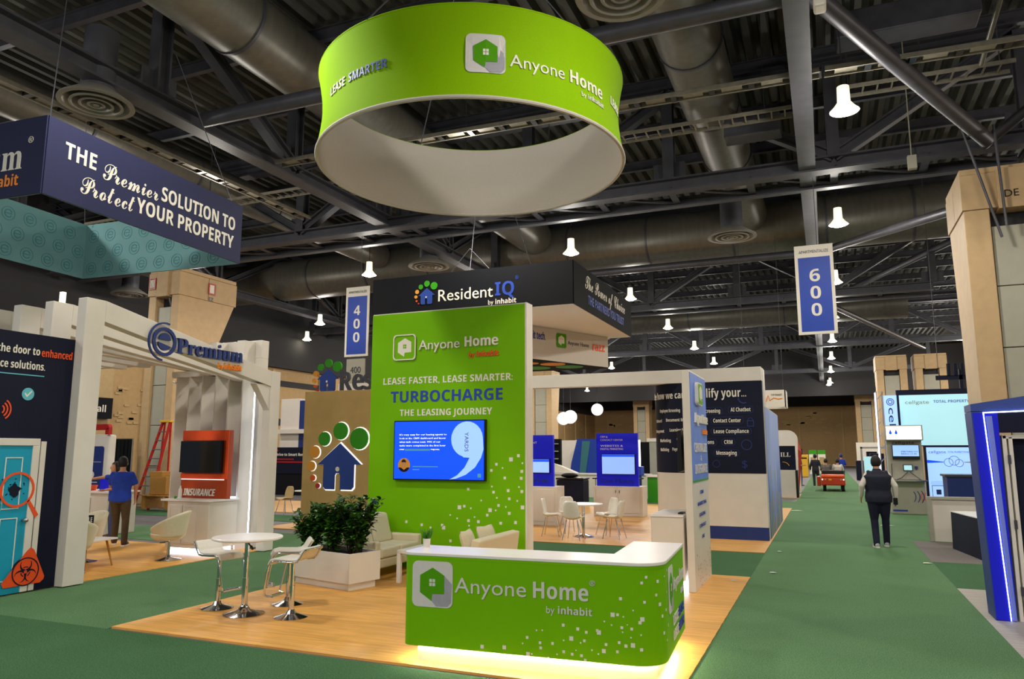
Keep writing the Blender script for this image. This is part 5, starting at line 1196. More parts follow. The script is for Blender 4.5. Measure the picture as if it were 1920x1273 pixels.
f = surf((3.05, 28.248, .35), (1, 0, 0)); obj('lettering', txt(f, 'cellgate', .06, 1.52, .09, .5), M['lav'], v2); obj('lettering', txt(f, 'TOTAL PROPERTY MONITORING', .62, 1.53, .06, .8, res=1), M['lav'], v2)
m = MB()
for s, t, r in ((.62,1.22,.12),(.78,1.28,.14),(.92,1.20,.11)): ringd(m, f, s, t, r, .015, 0, .003)
obj('cloud_outline', m, M['lav'], v2)
m = MB(); m.prism([(0,1.30),(0,1.2),(.48,1.22),(.48,1.24)], 0, .003, f); obj('blue_wedge', m, M['blue_screen'], v2); m = MB(); m.prism([(1.06,1.24),(1.06,1.22),(1.5,1.2),(1.5,1.26)], 0, .003, f); obj('pink_wedge', m, M['tan_light'], v2)
obj('lettering', txt(f, B('CONNECTED'), .6, .80, .05, .5, res=1), M['blue_base'], v2)
for i, c in enumerate(('pale_screen', 'blue_screen', 'paw_amber')):
    m = MB(); m.prism(rrpts(.05 + i*.55, .48, .5 + i*.55, .62, .05), 0, .003, f); obj('diagram_tile', m, M[c], v2)
    m = MB(); frame(m, f, .08 + i*.55, .1, .47 + i*.55, .47, .015, 0, .003); rect(m, f, .2 + i*.55, .18, .34 + i*.55, .34, 0, .003); obj('diagram_box', m, M['blue_base'], v2)
o = thing('lighting_rig', 'small black rack of spotlights above the aqua video wall', 'spotlights', (4.4, 29, 4.2))
obj('rack_bar', MB().box(3.6, 29, 4.35, 5.0, 29.1, 4.5).box(4.3, 29, 4.0, 4.4, 29.1, 4.7), M['navy'], o)
obj('hanging_wire', MB().tube([(3.7, 29.05, 4.5), (3.7, 29.05, 13)], .01, 6).tube([(4.9, 29.05, 4.5), (4.9, 29.05, 13)], .01, 6), M['steel_mid'], o)
for i in range(4): obj('spotlight', MB().tube([(4.0 + i*.2, 29, 4.5), (4.0 + i*.2, 28.95, 4.9)], .06, 8), M['navy'], o)

# ---------------------------------------------------------------- things farther along the aisle
gf = thing('aluminium_frame', 'light aluminium booth frame with a mint panel, beyond walking man', 'frame', (2, 43, .01))
for x in (1.62, 2.95): obj('post', MB().box(x, 43, .01, x + .09, 43.09, 2.15), M['brushed'], gf)
obj('top_rail', MB().box(1.62, 43, 2.06, 3.04, 43.09, 2.15), M['brushed'], gf); obj('mint_panel', MB().box(1.75, 43.03, .1, 2.15, 43.06, 1.65), M['aqua_screen'], gf)
for i, (x, y, w_, h) in enumerate(((2.2, 46, .7, 1.8), (2.3, 52, .6, 1.9), (1.75, 55, .5, 1.3))):
    tag(obj('draped_display', MB().box(x, y, .01, x + w_, y + .6, h), M['navy'], bevel=.03), ['dark draped display behind the aluminium frame, nearest', 'dark draped display behind the aluminium frame, tall one', 'dark display at the right edge of the far aisle'][i], 'display')
wcab = thing('white_cabinet', 'white cabinet under a navy panel lettered ILL, by the aisle', 'cabinet', (-1.5, 33.2, .03))
obj('body', MB().box(-1.85, 33.2, .03, -1.25, 34.2, 1.15), M['white_lam'], wcab, bevel=.008); obj('black_side', MB().box(-1.25, 33.25, .03, -1.16, 34.1, 1.15), M['black_plastic'], wcab)
obj('navy_panel', MB().box(-2.2, 33.5, 1.15, -1.22, 33.6, 2.15), M['navy'], wcab); f = surf((-1.95, 33.495, 1.7), (1, 0, 0)); obj('lettering', txt(f, SF('ILL'), .14, 0, .18, .4), M['white_print'], wcab)
m = MB(); ringd(m, surf((-1.7, 33.495, 1.15), (1, 0, 0)), 0, .1, .22, .02, 0, .004, 20, 100, 8); obj('gold_arc', m, M['yellow'], wcab)
ar = thing('arched_board', 'white board with rounded top and red edge behind navy panel', 'display wall', (-1.6, 36.2, .02))
obj('board', MB().prism([(-2.6,.03),(-1.25,.03),(-1.20,2.0)] + arcpts(-1.6, 2.45, .42, -5, 90, 8) + [(-2.3,2.87)] + arcpts(-2.25, 2.5, .37, 90, 180, 6), 0, .2, surf((0, 36.2, 0), (1, 0, 0))), M['white_paint'], ar)
obj('red_edge', MB().add([(-1.25,36.2,.03),(-1.19,36.2,2.0),(-1.26,36.2,2.6),(-1.25,36.6,.03),(-1.05,36.6,1.9),(-1.24,36.6,2.6)],[(0,1,4,3),(1,2,5,4)]), M['red_paint'], ar)
hs = thing('box_banner', 'small white hanging sign with an orange squiggle, above the aisle wall', 'hanging sign', (-1.7, 30, 3.55))
obj('banner_face', MB().box(-2.9, 30, 3.6, -1.32, 30.04, 4.25).box(-1.36, 30, 3.6, -1.32, 31.4, 4.25).box(-2.9, 31.36, 3.6, -1.32, 31.4, 4.25), M['white_print'], hs)
m = MB(); f = surf((-2.05, 29.995, 3.7), (1, 0, 0)); m.tube([f(0,.1), f(.1,.35), f(.15,.15), f(.3,.25), f(.45,.2), f(.6,.22)], .02, 6); obj('orange_squiggle', m, M['orange_text'], hs)
obj('lettering', txt(f, 'TOP MARKET', .2, .33, .07, .4, res=1), M['steel_dark'], hs)
for x in (-2.8, -1.4): obj('hanging_cable', MB().tube([(x, 30.02, 4.25), (x, 30.02, 12.8)], .008, 6), M['steel_mid'], hs)
for i, (x, y) in enumerate(((-1.4, 68), (-.72, 69.5))):
    t = thing('poster_stand', ['white poster with green heading at the far left of the aisle', 'white poster with green heading, right one of the far pair'][i], 'poster', (x, y, .01), 0, 'far posters with green headings')
    obj('board', MB().box(x, y, .01, x + .6, y + .05, 2.0), M['white_print'], t); obj('green_heading', MB().box(x, y - .005, 1.65, x + .6, y, 2.0), M['paw_green'], t); obj('printed_block', MB().box(x + .1, y - .005, .6, x + .5, y, 1.4), M['tan_light'], t)
o = tag(obj('display_machine', MB().box(-2.0, 60, .01, -1.35, 60.8, 1.5).box(-2.1, 60, 1.3, -1.3, 60.9, 1.65), M['yellow'], bevel=.05), 'yellow machine standing left of the far aisle', 'machine')
o = tag(obj('display_machine', MB().box(-2.6, 64, .01, -1.8, 64.3, 2.1), M['navy'], bevel=.02), 'dark board above the yellow machine by the far aisle', 'board')
o = tag(obj('white_counter', MB().box(-1.75, 37.5, .01, -1.2, 38.6, 1.1), M['white_lam'], bevel=.01), 'low white counter where a person in grey trousers stands', 'counter')
for i, (x, y, c, k) in enumerate(((-.9, 12.9, 'ribbon', .09), (1.5, 15.0, 'white_print', .12), (-.95, 15.6, 'ribbon', .07), (1.35, 22.0, 'white_print', .3), (-1.0, 26.3, 'white_print', .35), (-1.4, 11.9, 'ribbon', .07))):
    tag(obj('paper_scrap', MB().add([(x-k*.6,y-.03,.026),(x+k*.6,y-.02,.028),(x+k*.5,y+.03,.026),(x-k*.5,y+.03,.03),(x,y,.038)],[(0,1,4),(1,2,4),(2,3,4),(3,0,4)]), M[c]), ['crumpled silver scrap on the green aisle, left', 'small white card at the right edge of the aisle', 'tiny scrap on the aisle near the blue skirting', 'white paper scrap beyond the walking man', 'white paper strip at the left of the aisle', 'small grey scrap on the oak floor by the fin'][i], 'litter')

# burden carrier cart
ct = thing('utility_cart', 'red and orange electric cart driving away down the aisle', 'cart', (.19, 39.4, .01))
obj('rear_body', MB().box(-.34, 39.3, .30, .74, 40.4, .66), M['cart_red'], ct, bevel=.05, seg=3); obj('deck_rim', MB().box(-.32, 39.28, .66, .72, 40.42, .80), M['cart_top'], ct, bevel=.05, seg=3)
obj('front_body', MB().box(-.34, 41.2, .3, .74, 42.2, .85), M['cart_red'], ct, bevel=.08, seg=3); obj('floor_pan', MB().box(-.34, 40.3, .26, .74, 41.3, .34), M['steel_dark'], ct)
obj('seat', MB().box(-.3, 40.5, .34, .7, 41.0, .72).box(-.3, 40.42, .72, .7, 40.55, 1.0), M['black_plastic'], ct, bevel=.04)
for x in (-.26, .56):
    for y in (39.75, 41.75): obj('wheel', MB().tube([(x, y, .24), (x + .14, y, .24)], .23, 18), M['rubber'], ct, smooth=True)
for x, c in ((-.27, 'lamp_bell'), (.67, 'lamp_bell'), (-.14, 'grey_panel'), (.55, 'grey_panel')): obj('tail_light', MB().tube([(x, 39.30, .58), (x, 39.27, .58)], .035, 10), M[c], ct)
obj('number_plate', MB().box(.0, 39.28, .545, .14, 39.3, .605), M['yellow'], ct); obj('steering_wheel', MB().tube([(.1+.17*math.cos(a*.52), 41.25+.05*math.sin(a*.52), 1.0+.15*math.sin(a*.52)) for a in range(13)], .015, 6), M['black_plastic'], ct)
obj('side_ladder', MB().box(-.52, 39.6, .25, -.36, 40.9, .7), M['cart_red'], ct, bevel=.02)

# ---------------------------------------------------------------- background at left
bk = thing('promo_board', 'navy promo board in a white frame with red top corner, left', 'display wall', (-20, 15.6, .01))
obj('white_frame', MB().box(-21.2, 15.55, .01, -19.3, 15.8, 2.42), M['white_paint'], bk, bevel=.06, seg=3); obj('navy_board', MB().prism(rrpts(-20.9, .25, -19.48, 2.08, .08), 0, .01, surf((0, 15.54, 0), (1, 0, 0))), M['blue_base'], bk)
f = surf((-20.4, 15.525, 0), (1, 0, 0)); m = MB(); rect(m, f, .0, 1.62, .85, 1.63, 0, .004); disc(m, f, .5, 1.25, .11, 0, .004); rect(m, f, .3, 1.03, .75, 1.05, 0, .004); obj('print_marks', m, M['white_print'], bk)
obj('lettering', txt(f, B('R'), .12, 1.78, .15), M['white_print'], bk); m = MB(); rect(m, f, -.3, .72, .75, .86, 0, .02); obj('orange_band', m, M['orange_text'], bk)
obj('red_corner', MB().prism([(-21.3,2.55),(-19.35,2.55)] + arcpts(-19.4, 2.6, .12, 0, 90, 4) + [(-21.3,2.72)], 0, .12, surf((0, 15.6, 0), (1, 0, 0))).box(-19.42, 15.48, 2.42, -19.28, 15.6, 2.6), M['red_paint'], bk)
dr = thing('black_drape', 'black pipe-and-drape curtain behind the man in blue', 'curtain', (-22.9, 19.0, .01)); m = MB(); n = 60
vs = [(-24.6 + 2.15*i/n, 19.0 + .05*math.sin(i*1.3), z) for z in (.03, 2.34) for i in range(n+1)]
obj('curtain_cloth', m.add(vs, [(i, i+1, n+2+i, n+1+i) for i in range(n)]), M['black_fabric'], dr, smooth=True); obj('drape_pole', MB().tube([(-22.43, 19.0, .01), (-22.43, 19.0, 2.38)], .025, 8).tube([(-24.6, 19.0, 2.36), (-22.43, 19.0, 2.36)], .02, 8), M['brushed'], dr)
sg = thing('name_sign', 'black sign ending in ewall on the tan wall, behind the pergola', 'sign', (-30.9, 23.4, 3.5)); obj('sign_board', MB().box(-30.95, 21.6, 3.42, -30.7, 24.75, 4.38), M['black_fabric'], sg)
obj('lettering', txt(surf((-30.69, 24.4, 3.72), (0, 1, 0)), B('firewall'), 0, 0, .3, 1.5, al='R'), M['white_print'], sg)
ws = tag(obj('bright_wall_panel', MB().box(-30.99, 20.5, 2.0, -30.96, 24.9, 6.6), M['tan_light']), 'lighter tan wall panel behind the black name sign', 'wall panel')
la = thing('step_ladder', 'red fibreglass step ladder with yellow cap beside the left column', 'ladder', (-21.0, 18.5, .01))
A = [(-21.45, 18.35, .02), (-20.75, 18.35, .02)]; T = [(-20.75, 18.72, 2.92), (-20.42, 18.72, 2.92)]
for a, b in zip(A, T): obj('front_rail', MB().bar(a, b, .09, .04, (1, 0, 0)), M['red_paint'], la)
for a, b in (((-21.35, 19.15, .02), (-20.72, 18.78, 2.9)), ((-20.85, 19.15, .02), (-20.45, 18.78, 2.9))): obj('rear_rail', MB().bar(a, b, .06, .03, (1, 0, 0)), M['red_paint'], la)
for i in range(9):
    u = .06 + i*.103; a = Vector(A[0]).lerp(T[0], u); b = Vector(A[1]).lerp(T[1], u); obj('step', MB().bar(a, b, .1, .03), M['brushed'], la)
obj('top_cap', MB().box(-20.82, 18.64, 2.9, -20.36, 18.84, 2.98), M['yellow'], la, bevel=.01)
pa = thing('wooden_pallet', 'wooden trolley at the foot of the left column', 'trolley', (-20.2, 18.2, .01))
for i in range(5): obj('deck_board', MB().box(-20.6 + i*.24, 17.9, .5, -20.4 + i*.24, 18.7, .54), M['cardboard'], pa)
for x in (-20.6, -19.6): obj('block', MB().box(x, 17.95, .1, x + .15, 18.65, .5), M['oak_leg'], pa)
tag(obj('cardboard_box', MB().box(-20.35, 18.0, .55, -19.65, 18.55, 1.12), M['cardboard'], bevel=.01), 'cardboard box standing on the wooden trolley', 'box'); tag(obj('cardboard_box', MB().box(-20.45, 18.05, 1.125, -19.9, 18.5, 1.28), M['cardboard'], bevel=.01), 'flat cardboard box topmost on the trolley', 'box')
wk = thing('white_counter', 'white counter with blue glow, behind the tub chairs', 'counter', (-15.7, 12.8, .01))
obj('body', MB().box(-16.9, 12.6, .01, -15.55, 13.4, .96), M['white_lam'], wk, bevel=.01); obj('front_panel', MB().box(-16.8, 12.58, .1, -16.1, 12.6, .85), M['white_paint'], wk); obj('worktop', MB().box(-16.95, 12.55, .96, -15.5, 13.45, 1.0), M['white_top'], wk)
tag(obj('blue_lamp_box', MB().box(-16.1, 12.8, 1.005, -15.9, 12.95, 1.32), M['deep_blue'], bevel=.01), 'glowing blue box on the white counter at left', 'lamp')
tag(obj('orange_basket', MB().lathe([(.001,0),(.1,0),(.14,.12),(.12,.12),(.09,.02)], (-16.5, 12.9, 1.005), 14), M['orange'], smooth=True), 'small orange bowl on the white counter at left', 'bowl')
# mid-left behind bistro
b2 = thing('dark_screen_board', 'navy screen board with red lines between pergola and tan panel', 'display wall', (-22.3, 27, .01))
obj('board', MB().box(-23.6, 27, .95, -21.0, 27.2, 2.1), M['navy'], b2); obj('black_skirt', MB().box(-23.6, 27.02, .01, -21.0, 27.18, .95), M['black_fabric'], b2)
f = surf((-23.0, 26.995, 0), (1, 0, 0)); obj('lettering', txt(f, B('Drive to Smart Rent'), .1, 1.72, .12, 1.6, res=1), M['white_print'], b2); m = MB(); rect(m, f, .1, 1.55, 1.1, 1.6, 0, .004); rect(m, f, .1, 1.42, 1.6, 1.48, 0, .004); rect(m, f, .1, 1.92, .22, 2.0, 0, .004); obj('red_lines', m, M['red_paint'], b2)
b3 = thing('white_blue_box', 'white and dark blue upper display above the navy screen board', 'display wall', (-22.2, 28.5, .01)); obj('white_side', MB().box(-24.0, 28.5, .01, -22.9, 28.9, 4.4), M['white_paint'], b3); obj('blue_side', MB().box(-22.9, 28.5, .01, -21.0, 28.9, 4.3), M['blue_base'], b3)
obj('white_ledge', MB().box(-24.0, 28.3, 2.75, -21.0, 28.5, 2.95), M['white_paint'], b3)
tc_ = dup(sc_, (-15.6, 18.9, .01), 170, 'tan shell chair beyond the pergola, seen left of the tan panel'); 
for ch in tc_.children:
    if ch.name.startswith('shell'): ch.data = ch.data.copy(); ch.data.materials.clear(); ch.data.materials.append(M['tan_light'])
dup(sc_, (-14.3, 19.2, .01), 90, 'white shell chair half hidden by the tan panel')
t = thing('side_table', 'small white table between the tan shell chair and tan panel', 'table', (-14.9, 19.2, .01)); obj('table_top', MB().box(-15.25, 18.9, .70, -14.55, 19.5, .74), M['white_top'], t); obj('leg', MB().tube([(-14.9, 19.2, .01), (-14.9, 19.2, .70)], .03, 8), M['brushed'], t)
carpet('floor_platform', -20, 19.4, -13.8, 24, .02, wood_floor2, 'oak floor behind the pergola and tan panel')

# ---------------------------------------------------------------- clutter seen under the canopy
cs = thing('flight_case', 'large dark navy case beyond the round white table', 'case', (-7.7, 25.5, .022)); obj('case_body', MB().box(-9.0, 25.5, .022, -8.0, 26.2, .92), M['navy'], cs, bevel=.03); obj('case_lid', MB().box(-9.02, 25.48, .93, -7.98, 26.22, .99), M['black_plastic'], cs, bevel=.02)
tag(obj('black_bag', MB().ball((-8.6, 25.8, 1.07), .3, 14, (1.1, .8, .28)), M['black_fabric'], smooth=True), 'black bag slumped on the dark navy case', 'bag')
bt2 = thing('folding_table', 'dark folding table with bags behind the round white table', 'table', (-7.2, 27.5, .01)); obj('table_top', MB().box(-8.2, 27.3, .90, -6.4, 28.0, .94), M['black_plastic'], bt2)
for x in (-8.1, -6.5):
    for y in (27.4, 27.9): obj('leg', MB().tube([(x, y, .01), (x, y, .90)], .015, 6), M['steel_dark'], bt2)
tag(obj('black_bag', MB().ball((-7.6, 27.6, 1.06), .4, 14, (1.2, .7, .3)), M['black_fabric'], smooth=True), 'black bag lying on the dark folding table', 'bag')
tag(obj('blue_crate', MB().box(-7.4, 28.4, .99, -6.6, 29.0, 1.35).box(-7.3, 28.4, .01, -6.7, 29.0, .99), M['blue_banner'], bevel=.03), 'blue crate beside the second screen kiosk', 'crate')
wct = thing('white_counter', 'long white counter in the booth behind the white chairs', 'counter', (-9, 30.5, .01)); obj('body', MB().box(-13.2, 30.5, .01, -6.8, 31.1, .95), M['white_lam'], wct); obj('worktop', MB().box(-13.25, 30.45, .95, -6.75, 31.15, 1.0), M['white_top'], wct)
sh = thing('shelf_display', 'dark shelving display with grey shelves under the globe lamps', 'shelves', (-12, 33.5, .01)); obj('back_panel', MB().box(-13.2, 33.5, .01, -11.6, 33.7, 2.5), M['black_fabric'], sh)
for i in range(6): obj('shelf', MB().box(-13.1, 33.3, .5 + i*.35, -11.7, 33.5, .55 + i*.35), M['grey_panel'], sh)
bb = thing('blue_backdrop', 'blue and teal backdrop panel under the globe lamps', 'display wall', (-10.6, 34, .01)); obj('panel', MB().prism([(-11.4, .01), (-9.8, .01), (-9.8, 2.5), (-10.9, 2.5), (-11.2, 1.4)], 0, .1, surf((0, 34, 0), (1, 0, 0))), M['blue_banner'], bb)
f = surf((-11, 33.89, 0), (1, 0, 0)); m = MB(); m.prism([(.2,.9),(.5,.9),(.75,2.4),(.35,2.4)], 0, .01, f); obj('teal_flash', m, M['teal_dark'], bb)
tag(obj('folded_sheet', MB().add([(-11.3,30.55,1.01),(-9.9,30.55,1.01),(-9.9,31.0,1.01),(-11.3,31.0,1.01),(-11.0,30.6,1.45),(-10.6,30.9,1.3)],[(0,1,4),(1,2,5,4),(2,3,5),(3,0,4,5)]), M['white_print']), 'crumpled white sheet on the long white counter', 'sheet')
tag(obj('dark_partition', MB().box(-9.7, 34.5, .01, -7.6, 34.7, 2.35), M['black_fabric']), 'black partition left of the second screen kiosk', 'partition')
gb_ = thing('booth_backwall', 'pale grey graphic wall right of the second screen kiosk', 'display wall', (-5, 31, .01)); obj('grey_panel', MB().box(-7.3, 33.2, .01, -2.6, 33.4, 2.35), M['grey_panel'], gb_); obj('light_edge', MB().box(-7.4, 31.5, .3, -7.34, 31.6, 2.4), M['led_cool'], gb_)
obj('top_rail', MB().box(-7.4, 33.15, 2.35, -2.5, 33.45, 2.5), M['white_print'], gb_)
gc = thing('green_counter', 'green-fronted white counter right of the second screen kiosk', 'counter', (-5.6, 28.6, .01)); obj('body', MB().box(-6.4, 28.6, .01, -5.4, 29.3, .95), M['paw_green'], gc); obj('worktop', MB().box(-6.45, 28.55, .95, -4.2, 29.35, 1.02), M['white_top'], gc)
tb = thing('trash_bin', 'grey swing-top waste bin beside the green counter', 'bin', (-4.8, 28.2, .01)); obj('bin_body', MB().lathe([(.001,0),(.22,0),(.28,.7),(.001,.7)], (-4.85, 28.2, .01), 20), M['grey_panel'], tb, smooth=True); obj('bin_lid', MB().lathe([(.30,0),(.28,.1),(.001,.16)], (-4.85, 28.2, .71), 20), M['black_plastic'], tb, smooth=True)
oc = thing('office_chair', 'black office chair behind the green counter', 'chair', (-4.6, 29.8, .01)); obj('backrest', MB().box(-4.85, 29.8, .9, -4.4, 29.88, 1.5), M['black_plastic'], oc, bevel=.03); obj('seat', MB().box(-4.9, 29.4, .5, -4.35, 29.9, .58), M['black_plastic'], oc, bevel=.03); obj('pole', MB().tube([(-4.62, 29.65, .01), (-4.62, 29.65, .5)], .04, 8), M['black_plastic'], oc)
for i, (x0, x1, y, z, c) in enumerate(((-20.5, -17.5, 42, 2.4, 'navy'), (-16.8, -14, 45, 2.6, 'white_paint'), (-12.5, -9.5, 50, 2.3, 'navy'), (-8.5, -6, 47, 2.5, 'white_paint'), (-5, -2.2, 52, 2.3, 'blue_banner'), (-5.6, -3.2, 62, 2.2, 'white_paint'), (2.2, 5, 66, 2.6, 'white_paint'))):
    t = thing('distant_booth', ['distant navy booth wall far behind the pergola', 'distant white booth wall left of the canopy', 'distant navy booth wall under the canopy beam', 'distant white booth wall seen between the screen kiosks', 'distant blue booth wall before the back wall', 'farthest white booth wall left of the aisle', 'farthest white booth wall right of the aisle'][i], 'display wall', ((x0+x1)/2, y, .01), 0, 'distant booth walls')
    obj('wall_panel', MB().box(x0, y, .01, x1, y + .12, z), M[c], t); obj('side_panel', MB().box(x1 - .1, y - 1.5, .01, x1, y, z), M['white_lam'], t); obj('counter', MB().box(x0 + .5, y - 1.6, .01, x0 + 1.6, y - 1.1, 1.0), M['white_lam'], t)

# ---------------------------------------------------------------- people
def fuse(mb, vox, smooth=2):
    """melt overlapping shells into one continuous surface"""
    me = bpy.data.meshes.new('f'); me.from_pydata([tuple(v) for v in mb.v], [], mb.f); bm = bmesh.new(); bm.from_mesh(me)
    bmesh.ops.recalc_face_normals(bm, faces=bm.faces); bm.to_mesh(me); bm.free()
    o = bpy.data.objects.new('f', me); COL.objects.link(o)
    r = o.modifiers.new('r', 'REMESH'); r.mode = 'VOXEL'; r.voxel_size = vox; r.adaptivity = vox * .3
    if smooth: q = o.modifiers.new('s', 'SMOOTH'); q.factor = .5; q.iterations = smooth
    dg = bpy.context.evaluated_depsgraph_get(); dg.update(); m2 = bpy.data.meshes.new_from_object(o.evaluated_get(dg))
    out = MB().add([tuple(v.co) for v in m2.vertices], [tuple(p.vertices) for p in m2.polygons])
    bpy.data.objects.remove(o); bpy.data.meshes.remove(m2); bpy.data.meshes.remove(me); return out
def loft(mb, rings, n=20):
    """closed loft of horizontal ellipses (cx, cy, z, rx, ry)"""
    vs = [(cx + rx*math.cos(2*math.pi*k/n), cy + ry*math.sin(2*math.pi*k/n), z) for cx, cy, z, rx, ry in rings for k in range(n)]
    fs = [(i*n+k, i*n+(k+1)%n, (i+1)*n+(k+1)%n, (i+1)*n+k) for i in range(len(rings)-1) for k in range(n)]
    return mb.add(vs, fs + [tuple(range(n))[::-1], tuple((len(rings)-1)*n + k for k in range(n))])
def limb(mb, pts, rs, n=12):
    P = [Vector(p) for p in pts]; Q = []; RRs = []
    for a in range(len(P) - 1):
        for k in range(4): u = k/4; Q.append(P[a].lerp(P[a+1], u)); RRs.append(rs[a]*(1-u) + rs[a+1]*u)
    Q.append(P[-1]); RRs.append(rs[-1]); mb.tube(Q, RRs, n)
    for p, r in zip(P, rs): mb.ball(tuple(p), r*.99, 12)
    return mb
def person(label, loc, rot, pose, top, trouser, shoe, skin='skin', vest=None, short=False, stout=1.0, sc=1.0, cap=None, long_hair=False, near=False):
    """stands facing +y in local space; pose overrides joint positions (right is +x)"""
    J = dict(pel=(0,0,.95), waist=(0,.01,1.10), chest=(0,.0,1.30), neck=(0,.0,1.48), head=(0,.02,1.62),
             shR=(.17,0,1.395), elR=(.25,-.02,1.14), wrR=(.27,.06,.90), shL=(-.17,0,1.395), elL=(-.25,-.02,1.14), wrL=(-.27,.06,.90),
             hipR=(.09,0,.90), knR=(.10,.03,.50), anR=(.10,0,.09), hipL=(-.09,0,.90), knL=(-.10,.03,.50), anL=(-.10,0,.09))
    J.update(pose); S_ = stout; V = {k: Vector(v) for k, v in J.items()}
    t = local('person', label, 'person', loc, rot)
    for a in 'RL':
        if 'to' + a not in J: V['to' + a] = Vector((J['an'+a][0]*1.15, J['an'+a][1] + .15, .035))
    H = V['head']; p, c, nk, wst = V['pel'], V['chest'], V['neck'], V['waist']; sd_ = 1 if p.z > .8 else .75
    # body
    mb = MB()
    def torso(m, g, lo, hi):
        R_ = [(p.x, p.y, p.z - .10, .150*S_, .115*S_), (p.x, p.y, p.z, .158*S_, .118*S_), (wst.x, wst.y, wst.z - .02, .142*S_, .108*S_), (c.x, c.y + .005, c.z - .06, .160*S_, .118*S_),
              (c.x, c.y, c.z + .05, .172*S_, .115*S_), (nk.x, nk.y - .01, nk.z - .075, .165, .085), (nk.x, nk.y - .01, nk.z - .03, .105, .068), (nk.x, nk.y, nk.z - .005, .062, .062)]
        R_ = [(x, y, z, rx + g, ry + g) for x, y, z, rx, ry in R_][lo:hi]; return loft(m, R_)
    torso(mb, -.012, 0, 8)
    mb.tube([nk + Vector((0,-.01,-.05)), nk.lerp(H, .45), H + Vector((0,-.01,-.02))], [.06,.053,.055], 14)
    mb.ball(tuple(H + Vector((0, 0, .03))), .108, 22, (.76, .93, 1.08)); mb.ball(tuple(H + Vector((0, .03, -.045))), .072, 16, (.84, .95, 1.0))
    mb.ball(tuple(H + Vector((0, .108, -.005))), .016, 10, (.8, 1.1, 1.6)); mb.ball(tuple(H + Vector((0, .10, .03))), .012, 8, (.7, 1, 1.6))
    for s in (-1, 1): mb.ball(tuple(H + Vector((.085*s, -.005, .0))), .026, 10, (.5, .8, 1.25))
    mb.ball(tuple(H + Vector((0, .095, -.05))), .018, 10, (1.3, .7, .5)); mb.ball(tuple(H + Vector((0, .085, -.085))), .025, 10, (1.1, .8, .7))
    for a, s in (('R', 1), ('L', -1)):
        limb(mb, [V['sh'+a], V['el'+a], V['wr'+a]], [.050, .040, .027]); limb(mb, [V['hip'+a], V['kn'+a], V['an'+a]], [.082, .052, .036])
        w_ = V['wr'+a]; d = (w_ - V['el'+a]).normalized(); sd2 = d.cross(Vector((0, 1, 0)))
        sd2 = sd2.normalized() if sd2.length > .1 else Vector((1, 0, 0)); fwd = sd2.cross(d).normalized()
        for q in range(3): mb.tube([w_ - d*.01 + fwd*(q-1)*.010, w_ + d*.04 + fwd*(q-1)*.020, w_ + d*.09 + fwd*(q-1)*.022], [.020,.018,.014], 8)
        for i in range(4):
            b = w_ + d*.085 + fwd * (.030 - .020*i); l = (.07, .078, .072, .056)[i]; c_ = -sd2 * s
            mb.tube([b, b + d*l*.5, b + d*l*.85 + c_*.012, b + d*l + c_*.024], [.010,.0095,.009,.007], 8)
        b = w_ + d*.03 + fwd*.028; mb.tube([b, b + d*.03 + fwd*.028, b + d*.064 + fwd*.034], [.013,.011,.009], 8)
    obj('body', fuse(mb, .008 if near else .014, 1), M[skin], t, smooth=True)
    for s in (-1, 1): obj('eye', MB().ball(tuple(H + Vector((.034*s, .092, .022))), .013, 10), M['white_print'], t, smooth=True); obj('pupil', MB().ball(tuple(H + Vector((.034*s, .102, .022))), .0065, 8), M['hair'], t, smooth=True)
    # top garment
    g1 = MB(); torso(g1, .014, 0, 7)
    for a in 'RL':
        sh, el, wr = V['sh'+a], V['el'+a], V['wr'+a]
        if short: limb(g1, [sh, sh.lerp(el, .70)], [.062, .066])
        else: limb(g1, [sh, el, el.lerp(wr, .92)], [.060, .055, .042])
    obj('shirt', fuse(g1, .014, 3), M[top], t, smooth=True)
    if vest:
        g1 = MB(); torso(g1, .034, 0, 7)
        for s in (-1, 1): g1.ball(tuple(c.lerp(V['sh' + ('R' if s > 0 else 'L')], .9) + Vector((0,0,.0))), .085, 14, (.7, 1, 1))
        g1.tube([nk + Vector((0,-.01,-.05)), nk + Vector((0,-.01,.02))], [.085,.075], 16)
        obj('vest', fuse(g1, .014, 3), M[vest], t, smooth=True)
    g1 = MB(); loft(g1, [(p.x, p.y, p.z - .13*sd_, .145*S_, .112*S_), (p.x, p.y, p.z, .158*S_, .122*S_), (wst.x, wst.y, wst.z - .06, .148*S_, .112*S_)])
    for a in 'RL':
        an_ = V['an'+a]; limb(g1, [V['hip'+a] + Vector((0,0,-.03)), V['kn'+a], an_ + Vector((0,0,-.03))], [.096*S_, .072, .060])
    obj('trousers', fuse(g1, .014, 3), M[trouser], t, smooth=True)
    for a in 'RL':
        an_ = V['an'+a]; to = V['to'+a]; d = (to - an_); d.z = 0; d = d.normalized() if d.length > .01 else Vector((0,1,0)); g_ = Vector((an_.x, an_.y, an_.z - .09))
        p = [g_ - d*.07, g_ - d*.02, g_ + d*.07, g_ + d*.15, g_ + d*.195]
        obj('shoe', MB().tube([p[0] + Vector((0,0,.045)), p[1] + Vector((0,0,.055)), p[2] + Vector((0,0,.05)), p[3] + Vector((0,0,.038)), p[4] + Vector((0,0,.028))], [.028,.048,.045,.038,.018], 12), M[shoe], t, smooth=True)
        s_ = d.cross(Vector((0,0,1))); obj('shoe_sole', MB().prism([tuple((g_ + d*q + s_*w2)[:2]) for q, w2 in ((-.08,.03),(.05,.045),(.17,.04),(.205,0),(.17,-.04),(.05,-.045),(-.08,-.03))], g_.z + .0, g_.z + .025), M['white_print'], t)
    # hair over the crown and the back of the skull
    hb_ = MB(); c0 = H + Vector((0, -.006, .02)); n = 24; vs = []; rows = 8
